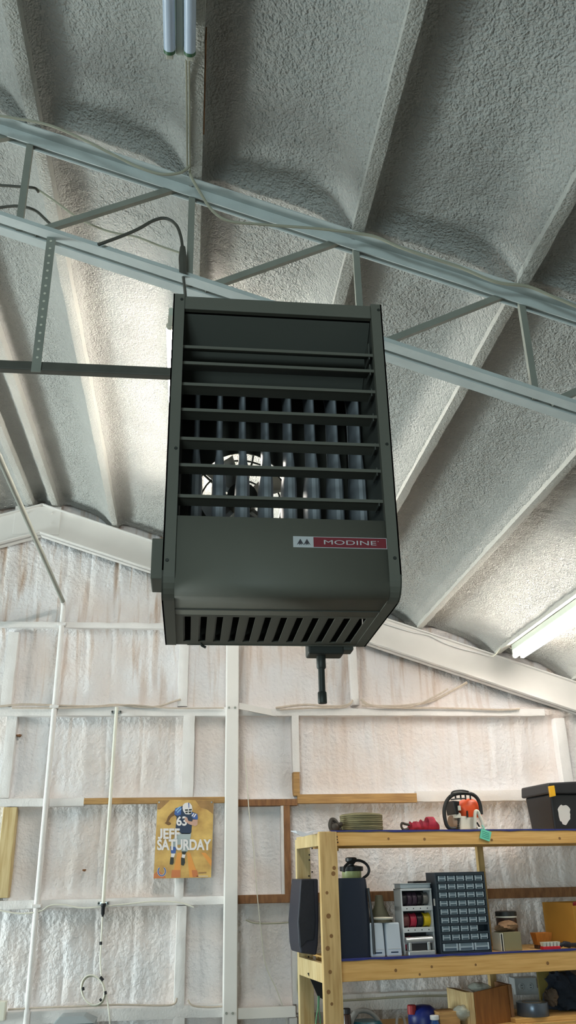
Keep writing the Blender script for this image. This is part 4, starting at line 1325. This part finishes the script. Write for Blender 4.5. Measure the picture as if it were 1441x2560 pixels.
# funnel behind the speakers and a lid lying on them
lf, _ = S(951, 2300, .3); zf0 = S(951, 2316, .3)[1]; zf1 = S(951, 2270, .3)[1]; zf2 = S(951, 2238, .3)[1]
fu = sthing('funnel', lf, .3, ZL2, 'smoky plastic funnel standing upside down behind the two speakers', 'funnel')
SM().lathe((lf, .3, 0), [(.095, ZL2), (.1, ZL2 + .01), (.1, zf0), (.035, zf1 + .02), (.026, zf2), (.022, zf2)], 24).build('cone', 'funnel', fu, smooth=True)
ll, zl2 = S(959, 2299, .1)
zl2 = max(zl2, S(945, 2307, .05)[1] + .004)
o = SM().lathe((ll, .11, zl2), [(.03, 0), (.068, .002), (.074, .01), (.068, .014), (.03, .016)], 28).build('round_lid', 'cream_plastic', loc=sx((ll, .11, zl2)), smooth=True)
tag(o, 'cream round plastic lid lying on top of the two speakers', 'lid')

# wire spool rack
n0 = .10
R0, _ = S(1012, 2392, n0); R1, _ = S(1092, 2388, n0)
T0, zt_ = S(998, 2222, n0); T1, _ = S(1076, 2222, n0)
wr = sthing('spool_rack', (R0 + R1) / 2, .16, ZL2, 'pale grey rack holding rows of wire spools between speakers and drawer cabinet', 'rack')
W = (R1 - R0); H = zt_ - ZL2
def rk(u, v): return (R0 + W * u, ZL2 + H * v)
for u0, u1 in ((0, .05), (.95, 1)):
    SM().box(rk(u0, 0)[0], rk(u1, 0)[0], n0, n0 + .13, ZL2, ZL2 + H).build('side', 'rack_white', wr, bevel=.002)
for v0, v1 in ((.02, .06), (.33, .405), (.655, .73), (.965, 1.0)):
    SM().box(R0, R1, n0 - .002, n0 + .125, rk(0, v0)[1], rk(0, v1)[1]).build('ledge', 'rack_white', wr, bevel=.002)
SM().box(R0, R1, n0 + .125, n0 + .13, ZL2, ZL2 + H).build('back', 'rack_hole', wr)
for v in (.367, .692):
    for u in (.17, .38, .6, .82):
        l, z = rk(u, v)
        SM().lathe((l, n0 - .003, z), [(.004, 0), (.004, .002)], 8, axis='y').build('wire_hole', 'rack_hole', wr)
def spool(u, v, w, m, r, lab, name='wire_spool'):
    l, z = rk(u, v)
    o = sthing(name, l, n0 + .06, z - r, lab, 'spool', 'wire spools in the rack')
    SM().lathe((l - w / 2, n0 + .062, z), [(r * .4, 0), (r, 0), (r, w * .1), (r * .9, w * .12), (r * .93, w * .5), (r * .9, w * .88), (r, w * .9), (r, w), (r * .4, w)], 24, axis='x').build('wound_wire', m, o, smooth=True)
rT = H * .108
zTop, zMid, zBot = .405 + .0 + rT / H, .0, .0
vt, vm, vb = .73 + rT / H, .405 + rT / H, .06 + rT / H
spool(.15, vt, W * .15, 'spool_black', rT, 'black wire spool at the left of the rack top row')
spool(.32, vt, W * .13, 'spool_purple', rT, 'dark purple wire spool second from left in the rack top row')
spool(.48, vt, W * .13, 'spool_purple', rT, 'dark purple wire spool in the middle of the rack top row')
spool(.64, vt, W * .13, 'spool_black', rT, 'black wire spool in the rack top row beside the grey one')
spool(.85, vt, W * .16, 'spool_grey', rT * .9, 'grey wire spool at the right of the rack top row')
spool(.16, vm, W * .19, 'spool_maroon', rT, 'maroon wire spool in the rack middle row')
spool(.40, vm, W * .18, 'spool_red', rT, 'bright red wire spool in the rack middle row')
spool(.61, vm, W * .18, 'spool_black', rT, 'black wire spool in the rack middle row')
spool(.84, vm, W * .20, 'spool_yellow', rT, 'yellow wire spool in the rack middle row')
spool(.2, vb, W * .22, 'spool_red', rT, 'red wire spool in the rack bottom row behind the silver tool')
spool(.75, vb, W * .3, 'spool_black', rT, 'black wire spool in the rack bottom row behind the silver tool')
# clear tray on top of the rack
o = sthing('clear_tray', (R0 + R1) / 2, n0 + .06, ZL2 + H, 'small clear plastic box lying on top of the spool rack', 'box')
ztop = S(1040, 2208, n0)[1]
SM().box(R0 + .004, R1 - .004, n0 + .002, n0 + .12, ZL2 + H + .001, ztop - .006).build('tray', 'clear_box', o, bevel=.004)
SM().box(R0 + .0, R1 - .0, n0 - .002, n0 + .124, ztop - .006, ztop).build('tray_lid', 'clear_box', o, bevel=.002)
# silver clamp tool in front
sc = sthing('bench_tool', S(1052, 2390, .04)[0], .05, ZL2, 'silver metal tool with a rounded top bar in front of the spool rack', 'tool')
a = [S(x, y, .03) for x, y in ((1016, 2350), (1083, 2347), (1086, 2380), (1022, 2381))]
l0_, l1_ = a[0][0], a[1][0]
SM().box(l0_ + .012, l1_ + .012, .03, .085, ZL2, ZL2 + .03).build('base', 'silver', sc, bevel=.006)
SM().box(l0_ + .03, l1_ - .01, .045, .075, ZL2 + .03, ZL2 + .075).build('frame', 'rack_hole', sc)
for l in (l0_ + .03, l1_ - .03):
    SM().box(l - .01, l + .01, .035, .08, ZL2 + .03, ZL2 + .08).build('pillar', 'silver', sc, bevel=.003)
SM().tube([(l0_ + .004, .055, ZL2 + .09), (l1_ + .004, .055, ZL2 + .093)], .022, 12).build('lever', 'silver', sc, smooth=True)
# dark box behind
l0_, z_ = S(1034, 2203, .38); l1_, _ = S(1088, 2203, .38)
tag(SM().box(l0_, l1_ + .05, .38, .5, ZL2, z_).build('dark_box', 'black_plastic', loc=sx((l0_, .44, ZL2)), bevel=.006), 'black box behind the spool rack and drawer cabinet', 'box')

# drawer cabinet
n0 = .05
C0, _ = S(1104, 2390, n0); C1, _ = S(1232, 2386, n0); zt_ = S(1150, 2180, n0)[1]
dc = sthing('drawer_cabinet', (C0 + C1) / 2, .13, ZL2, 'dark parts cabinet with rows of clear drawers on the middle shelf', 'cabinet')
W = C1 - C0; H = zt_ - ZL2; D = .16
mb = SM()
mb.box(C0 - .001, C0 + .012, n0, n0 + D, ZL2, zt_); mb.box(C1 - .012, C1, n0, n0 + D, ZL2, zt_)
mb.box(C0, C1, n0, n0 + D, zt_ - .012, zt_); mb.box(C0, C1, n0, n0 + D, ZL2, ZL2 + .012); mb.box(C0, C1, n0 + .06, n0 + D, ZL2, zt_)
mb.build('body', 'cabinet_dark', dc, bevel=.002)
rows = 8; zb0 = ZL2 + .012 + .062; rh = (zt_ - .014 - zb0) / rows; cw = (W - .03) / 5
for r in range(rows + 1):
    SM().box(C0 + .01, C1 - .01, n0 - .002, n0 + .06, zb0 + rh * r - .0065, zb0 + rh * r + .0065).build('divider', 'cabinet_dark', dc)
def drawer(lc, z0, w, h):
    o = SM().box(lc - w / 2, lc + w / 2, n0 + .004, n0 + .058, z0, z0 + h).build('drawer', 'drawer_clear', dc)
    SM().box(lc - w * .40, lc + w * .40, n0 - .006, n0 + .004, z0 + h * .42, z0 + h * .55).build('pull', 'drawer_pull', o)
    SM().box(lc - w / 2, lc - w * .40, n0 - .004, n0 + .004, z0 + h * .1, z0 + h * .97).build('pull_side', 'drawer_pull', o)
    SM().box(lc + w * .40, lc + w / 2, n0 - .004, n0 + .004, z0 + h * .1, z0 + h * .97).build('pull_side', 'drawer_pull', o)
for r in range(rows):
    for c in range(5):
        if r == 1 and c == 4: continue                  # this pocket is empty
        drawer(C0 + .015 + cw * (c + .5), zb0 + rh * r + .008, cw * .78, rh - .017)
for c in range(3):
    drawer(C0 + .015 + (W - .03) / 3 * (c + .5), ZL2 + .016, (W - .03) / 3 * .93, .048)
l, z = S(1090, 2255, n0)
SM().box(C0 - .004, C0 - .001, n0 + .03, n0 + .05, z - .025, z + .02).build('side_label', 'sticker_white', dc)

# right part of the middle shelf
lj, zj = S(1265, 2282, .3); rj = (S(1288, 2290, .3)[0] - S(1242, 2290, .3)[0]) / 2
jb = sthing('storage_jar', lj, .3, ZL2, 'dark jar with a pale rimmed black lid behind the paper bag', 'jar')
zl3 = S(1265, 2292, .3)[1]
SM().lathe((lj, .3, 0), [(rj * .9, ZL2), (rj, ZL2 + .01), (rj, zl3 - .012), (rj * .95, zl3 - .004)], 24).build('body', 'jar_dark', jb, smooth=True)
SM().lathe((lj, .3, 0), [(rj * 1.04, zl3 - .004), (rj * 1.04, zl3 + .006)], 24).build('rim', 'cream_plastic', jb, smooth=True)
SM().lathe((lj, .3, 0), [(rj * 1.04, zl3 + .006), (rj * 1.04, zj + .008), (rj * .9, zj + .012)], 24).build('lid', 'saw_black', jb, smooth=True)
l0_, _ = S(1258, 2383, .08); l1_, _ = S(1308, 2381, .08); z_ = S(1280, 2330, .08)[1]
bb = sthing('small_box', (l0_ + l1_) / 2, .14, ZL2, 'small olive beige carton with white edged sheets right of the drawer cabinet', 'box')
SM().box(l0_ + .02, l1_, .08, .22, ZL2, z_).build('carton', 'box_beige', bb, bevel=.003)
SM().box(l0_ + .012, l0_ + .018, .085, .22, ZL2, z_ - .004).build('sheet', 'cream_plastic', bb)
SM().box(l0_ - .002, l0_ + .004, .09, .22, ZL2, z_ - .006).build('sheet', 'cream_plastic', bb)
SM().box(l0_ + .004, l0_ + .012, .085, .22, ZL2, z_ - .012).build('binder', 'drawer_gap', bb)
l, z = S(1270, 2318, .14)
tag(SM().blob((l, .15, z_ + .036), (.085, .06, .034), .45, 8, flat=z_ + .002).build('paper_bag', 'paper_brown', loc=sx((l, .15, z_)), smooth=True), 'crumpled brown paper bag lying on the small beige carton', 'bag')
l, _ = S(1356, 2355, .16); z0_, z1_ = S(1356, 2362, .16)[1], S(1356, 2331, .16)[1]
ob = sthing('bristle_brush', l, .16, ZL2, 'brush with orange bristles standing on the middle shelf', 'brush')
w_ = (S(1378, 2340, .16)[0] - S(1336, 2340, .16)[0]) / 2
SM().hexa([(l - w_ * .75, .13, z0_), (l + w_ * .75, .13, z0_), (l + w_ * .75, .19, z0_), (l - w_ * .75, .19, z0_)], [(l - w_, .12, z1_), (l + w_, .12, z1_), (l + w_, .2, z1_), (l - w_, .2, z1_)]).build('bristles', 'bristle_orange', ob, bevel=.003)
SM().box(l - w_ * .75, l + w_ * .75, .13, .19, ZL2, z0_).build('head', 'jar_dark', ob, bevel=.004)
l0_, zz = S(1361, 2377, .05); l1_, _ = S(1404, 2374, .05); zt_ = S(1380, 2355, .05)[1]
wbq = sthing('scrub_brush', (l0_ + l1_) / 2, .07, ZL2, 'red scrub brush with white bristles turned upward near the shelf edge', 'brush')
zm = ZL2 + (zt_ - ZL2) * .42
SM().box(l0_, l1_, .05, .1, ZL2, zm).build('block', 'brush_red', wbq, bevel=.004)
nn = 5
for k in range(nn):
    for j in range(2):
        c = l0_ + (l1_ - l0_) * (k + .5) / nn
        SM().hexa([(c - .009, .054 + .022 * j, zm), (c + .009, .054 + .022 * j, zm), (c + .009, .072 + .022 * j, zm), (c - .009, .072 + .022 * j, zm)],
                  [(c - .0125, .05 + .024 * j, zt_), (c + .0125, .05 + .024 * j, zt_), (c + .0125, .073 + .024 * j, zt_), (c - .0125, .073 + .024 * j, zt_)]).build('bristle_tuft', 'bristle_white', wbq)
l0_, _ = S(1404, 2372, .06); l1_, _ = S(1434, 2372, .06)
dh = sthing('brush_handle', l0_, .07, ZL2, 'dark tool with a round knob lying beside the red scrub brush', 'tool')
SM().tube(spath([(l0_ + .004, .08, ZL2 + .02), (l0_ + .04, .08, ZL2 + .028), (l1_, .09, ZL2 + .02), (l1_ + .08, .12, ZL2 + .018)]), [.014] * 6 + [.02] * 6 + [.014] * 7, 10).build('grip', 'charcoal', dh, smooth=True)
q0 = S(1358, 2262, .3); q1 = S(1430, 2254, .14)
cbx = sthing('cardboard_box', S(1420, 2370, .2)[0], .25, ZL2, 'open tan cardboard box at the right end of the middle shelf', 'box')
la, za_ = S(1365, 2258, .42); lb2, zb2 = S(1429, 2254, .1)
zt_ = (za_ + zb2) / 2
fa = (S(1368, 2350, .42)[0], .42); fb = (S(1440, 2370, .1)[0] + .02, .1)
def wallp(name, a, b, z0, z1, t=.006):
    d = np.array([b[0] - a[0], b[1] - a[1]]); d /= np.linalg.norm(d); nrm = np.array([-d[1], d[0]]) * t
    return SM().hexa([(a[0], a[1], z0), (b[0], b[1], z0), (b[0] + nrm[0], b[1] + nrm[1], z0), (a[0] + nrm[0], a[1] + nrm[1], z0)],
                     [(a[0], a[1], z1), (b[0], b[1], z1), (b[0] + nrm[0], b[1] + nrm[1], z1), (a[0] + nrm[0], a[1] + nrm[1], z1)]).build(name, 'cardboard', cbx)
wallp('side', fa, fb, ZL2, zt_)
wallp('side', fb, (fb[0] + .4, fb[1] + .12), ZL2, zt_ - .02)
wallp('side', (fa[0] + .4, fa[1] + .06), fa, ZL2, zt_)
SM().box(fb[0] + .01, fb[0] + .35, fb[1] + .13, .44, ZL2, ZL2 + .005).build('bottom', 'cardboard', cbx)
l, z = S(1440, 2262, .26)
tag(SM().lathe((l + .035, .30, 0), [(.05, ZL2 + .008), (.06, ZL2 + .02), (.06, z - .03), (.045, z), (.02, z + .02)], 20).build('red_bottle', 'red_plastic', loc=sx((l + .035, .3, ZL2)), smooth=True), 'dark red bottle standing in the cardboard box', 'bottle')
l, z = S(1447, 2288, .2)
tag(SM().lathe((l + .03, .215, 0), [(.03, ZL2 + .008), (.035, ZL2 + .02), (.035, z - .01), (.02, z + .01)], 20).build('orange_bottle', 'orange_plastic', loc=sx((l + .03, .215, ZL2)), smooth=True), 'orange bottle standing in front of the red bottle', 'bottle')

# --- lowest level
ZB2 = ZB + .012
# duct tape on a timber block
lt, zt0 = S(1336, 2537, .12); lt0, _ = S(1300, 2520, .12); lt1, _ = S(1371, 2520, .12); ztt = S(1336, 2505, .12)[1]
R_ = (lt1 - lt0) / 2; lc = (lt0 + lt1) / 2; nc = .14
blk = SM().box(S(1288, 2550, .06)[0], S(1288, 2550, .06)[0] + .62, .05, .46, ZB2, zt0 - .006).build('timber_block', 'lumber_beam', loc=sx((lc, .2, ZB2)), bevel=.004)
tag(blk, 'wide light timber block under the roll of tape', 'wood block')
dt = sthing('tape_roll', lc, nc, zt0, 'roll of grey duct tape lying on the timber block', 'tape')
zz0 = zt0 - .005
SM().lathe((lc, nc, 0), [(R_ * .62, zz0), (R_ * .985, zz0), (R_, zz0 + .003), (R_, ztt - .003), (R_ * .985, ztt), (R_ * .62, ztt)], 36).build('tape', 'duct_tape', dt, smooth=True)
mbx = SM(); rings = []
for k in range(36):
    t = 2 * math.pi * k / 36; c_, s_ = math.cos(t), math.sin(t)
    rings.append([(lc + r * c_, nc + r * s_, z) for r, z in ((R_ * .56, zz0), (R_ * .62, zz0), (R_ * .62, ztt + .001), (R_ * .56, ztt + .001))])
mbx.rings(rings, False, True).build('core', 'tape_core', dt, smooth=True)
# plywood box
b0, _ = S(1170, 2500, .05)
pxs = [S(1188, 2482, .04), S(1285, 2462, .08)]
pl = sthing('plywood_board', S(1230, 2560, .06)[0], .07, ZB2, 'brown plywood box standing on edge below the middle shelf', 'box')
A = (S(1187, 2520, .04)[0], .03); B_ = (S(1276, 2520, .12)[0], .12)
zA = S(1187, 2482, .03)[1]; zB = S(1276, 2461, .12)[1]
SM().hexa([(A[0], A[1], ZB2), (B_[0], B_[1], ZB2), (B_[0], B_[1] + .02, ZB2), (A[0], A[1] + .02, ZB2)], [(A[0], A[1], zA), (B_[0], B_[1], zB), (B_[0], B_[1] + .02, zB), (A[0], A[1] + .02, zA)]).build('face', 'plywood', pl, bevel=.002)
E0 = (S(1170, 2520, .03)[0], .05)
SM().hexa([(E0[0], E0[1], ZB2), (A[0] - .002, A[1], ZB2), (A[0] - .002, A[1] + .3, ZB2), (E0[0], E0[1] + .3, ZB2)], [(E0[0], E0[1], zA + .004), (A[0] - .002, A[1], zA + .002), (A[0] - .002, A[1] + .3, zA + .002), (E0[0], E0[1] + .3, zA + .004)]).build('layered_edge', 'ply_edge', pl, bevel=.003)
SM().hexa([(B_[0] + .001, B_[1] - .01, ZB2), (B_[0] + .03, B_[1], ZB2), (B_[0] + .03, B_[1] + .2, ZB2), (B_[0] + .001, B_[1] + .2, ZB2)], [(B_[0] + .001, B_[1] - .01, zB), (B_[0] + .03, B_[1], zB), (B_[0] + .03, B_[1] + .2, zB), (B_[0] + .001, B_[1] + .2, zB)]).build('end_strip', 'bare_wood_dark', pl, bevel=.002)
l, z = S(1205, 2462, .2)
tag(SM().blob((l, .22, ZB2 + .2), (.085, .06, z - ZB2 - .2 + .015), .35, 12, flat=ZB2).build('plastic_bag', 'bag_clear', loc=sx((l, .22, ZB2)), smooth=True), 'clear crumpled plastic bag showing above the plywood box', 'bag')
l, z = S(1152, 2520, .08)
tag(SM().blob((l, .08, ZB2 + .075), (.055, .05, z - ZB2 - .065), .4, 15, flat=ZB2).build('plastic_bag', 'bag_clear', loc=sx((l, .08, ZB2)), smooth=True), 'clear crumpled plastic bag beside the blue bottle', 'bag')
l0_, z_ = S(1099, 2531, .05); l1_, _ = S(1150, 2531, .05)
tag(SM().box(l0_, l1_, .05, .2, ZB2, z_).build('wood_offcut', 'bare_wood', loc=sx((l0_, .1, ZB2)), bevel=.003), 'small orange wood offcut between blue bottle and plastic bag', 'wood block')
# blue bottle
l, z = S(1087, 2545, .04)
bo = sthing('drink_bottle', l, .04, ZB2, 'blue bottle with a white cap at the bottom of the picture', 'bottle')
zc0, zc1 = S(1087, 2549, .04)[1], S(1087, 2538, .04)[1]
SM().lathe((l, .04, 0), [(.035, ZB2), (.038, ZB2 + .01), (.038, zc0 - .05), (.026, zc0 - .01), (.024, zc0)], 20).build('body', 'bottle_blue', bo, smooth=True)
SM().lathe((l, .04, 0), [(.029, zc0), (.030, zc0 + .002), (.030, zc1 - .002), (.027, zc1)], 20).build('cap', 'cap_white', bo, smooth=True)
# blue jug
l0_, _ = S(1026, 2540, .2); l1_, _ = S(1098, 2540, .2); zt_ = S(1060, 2512, .2)[1]; lc = (l0_ + l1_) / 2; rj = (l1_ - l0_) / 2
bj = sthing('fluid_jug', lc, .22, ZB2, 'dark blue plastic jug behind the blue bottle', 'jug')
SM().lathe((lc, .22, 0), [(rj * .9, ZB2), (rj, ZB2 + .01), (rj, zt_ - .07), (rj * .85, zt_ - .03), (rj * .5, zt_ - .005), (rj * .2, zt_)], 28).build('body', 'jug_blue', bj, smooth=True)
SM().lathe((S(1030, 2519, .2)[0], .2, zt_ - .05), [(.03, 0), (.03, .05), (.024, .055)], 16).build('cap', 'red_plastic', bj, smooth=True)
l, z = S(1003, 2545, .08)
SM().tube(spath([(S(x, y, .1)[0], .1, S(x, y, .1)[1]) for x, y in ((992, 2565), (994, 2545), (1000, 2538), (1008, 2542), (1013, 2556), (1014, 2570))]), .010, 8).build('handle', 'jug_grey', bj, smooth=True)
# teal jug
l, z = S(915, 2550, .1)
tj = sthing('watering_can', l, .12, ZB2, 'dark teal plastic can with grey arched handle beside the front post', 'can')
ztj = S(920, 2552, .1)[1]
SM().lathe((l + .01, .12, 0), [(.11, ZB2), (.115, ZB2 + .01), (.115, ztj - .03), (.09, ztj)], 28).build('body', 'jug_teal', tj, smooth=True)
hp = [(876, 2562), (882, 2545), (893, 2530), (908, 2526), (925, 2530), (940, 2542), (950, 2558)]
SM().tube(spath([(S(x, y, .1)[0], .1, S(x, y, .1)[1]) for x, y in hp]), [.02] * 12 + [.016] * 25, 10).build('handle', 'jug_grey', tj, smooth=True)
l, z = S(867, 2530, .06)
sp_ = sthing('spray_can', l, .06, ZB2, 'brown can with a black cap tucked beside the front post', 'can')
SM().lathe((l, .06, 0), [(.026, ZB2), (.026, z - .02), (.02, z - .01)], 18).build('body', 'jar_dark', sp_, smooth=True)
SM().lathe((l, .06, 0), [(.022, z - .01), (.026, z - .008), (.026, z + .018), (.02, z + .022)], 18).build('cap', 'black_plastic', sp_, smooth=True)
# clothes heap
l, z = S(1420, 2500, .2)
zblk = zt0 - .006
ch = sthing('clothes_heap', l, .25, zblk, 'heap of dark navy cloth piled on the timber block beside the tape', 'cloth')
SM().blob((l + .06, .3, zblk + .09), (.17, .14, .13), .5, 31, 36, 22, 2.4, flat=zblk).build('heap', 'cloth_dark', ch, smooth=True)
SM().blob((S(1400, 2462, .24)[0] + .02, .27, zblk + .16), (.075, .08, .08), .5, 37, 30, 18, 2.6).build('sleeve', 'cloth_dark', ch, smooth=True)
SM().blob((S(1385, 2488, .16)[0], .19, zblk + .1), (.042, .05, .05), .5, 39, 24, 16, 2.4).build('collar', 'cloth_brown', ch, smooth=True)
SM().blob((S(1438, 2452, .3)[0], .32, zblk + .21), (.06, .06, .05), .5, 41, 24, 16, 2.4).build('collar', 'cloth_brown', ch, smooth=True)
# wall outlet
oc = at(1316, 2466, YW - .03)
ot = thing('wall_outlet', oc, 'grey double outlet plate on the wall below the middle shelf', 'outlet')
MB().box(oc[0] - .085, oc[0] + .085, YW - .03, YW + .09, oc[2] - .055, oc[2] + .055).build('plate', 'outlet_plate', ot, bevel=.004)
for s in (-1, 1):
    c = MB().lathe((oc[0] + s * .034, YW - .036, oc[2]), [(.02, 0), (.024, .004), (.024, .008)], 16, axis='y').build('socket', 'outlet_plate', ot)
    for t in (-1, 1):
        MB().box(oc[0] + s * .034 - .006, oc[0] + s * .034 + .006, YW - .0375, YW - .0355, oc[2] + t * .009 - .002, oc[2] + t * .009 + .002).build('slot', 'black_tape', c)
# olive board against the wall at the right
p0 = at(1343, 2425, YW - .05); p1 = at(1343, 2520, YW - .05)
tag(MB().box(p0[0], p0[0] + .8, YW - .055, YW - .03, p1[2], p0[2] + .05).build('backing_board', 'panel_olive', loc=(p0[0] + .4, YW - .04, p1[2]), bevel=.003), 'olive board fixed to the wall right of the outlet', 'board')
# dark flap and green cords hanging at the left post
q = [S(x, y, .3) for x, y in ((770, 2433), (812, 2424), (812, 2500), (796, 2492))]
tag(SM().prism([(p[0], .3, p[1]) for p in q], (0, 0, 0), (0, .012, 0)).build('black_sheet', 'black_plastic', loc=sx((q[0][0], .3, q[3][1]))), 'black sheet corner hanging behind the front left post', 'sheet')
for i, (xa, xb) in enumerate(((796, 790), (799, 802))):
    o = SM().tube(spath([(S(x, y, .28)[0], .28, S(x, y, .28)[1]) for x, y in ((xa, 2490), (xa - 1, 2520), (xb, 2560), (xb, 2640))]), .004, 6).build('green_cord', 'cord_green', loc=sx((0, .28, 1)), smooth=True)
    tag(o, ('thin green cord hanging below the black sheet corner, left of the two', 'thin green cord hanging below the black sheet corner, right of the two')[i], 'cord')

# small things on the wall, bottom left
p = at(190, 2548, YW - .25)
gb = thing('utility_box', (p[0], YW - .25, p[2] - .3), 'pale grey plastic box top at the bottom left of the wall', 'box')
MB().box(p[0] - .13, p[0] + .13, YW - .38, YW - .12, p[2] - .35, p[2] - .012).build('body', 'grey_lid', gb, bevel=.01)
MB().hexa([(p[0] - .14, YW - .39, p[2] - .012), (p[0] + .14, YW - .39, p[2] - .012), (p[0] + .14, YW - .11, p[2] - .012), (p[0] - .14, YW - .11, p[2] - .012)],
          [(p[0] - .10, YW - .34, p[2] + .03), (p[0] + .06, YW - .34, p[2] + .03), (p[0] + .06, YW - .16, p[2] + .03), (p[0] - .10, YW - .16, p[2] + .03)]).build('lid', 'grey_lid', gb, bevel=.01)
p = at(2, 2528, YW - .04)
tag(MB().box(p[0] - .12, p[0] + .03, YW - .05, YW + .02, p[2] - .06, p[2] + .06).build('junction_box', 'cream_plastic', loc=(p[0], YW, p[2] - .06), bevel=.006), 'beige junction box on the lowest girt at the left edge', 'box')
for (px, py, w, h) in ((46, 1839, .03, .018), (210, 2176, .02, .014)):
    p = at(px, py, YW + .06)
    MB().blob((p[0], YW + .072, p[2]), (w * .7, .025, h * .6), .5, 3, 10, 6).build('foam_nick', 'bare_wood_dark', wb)
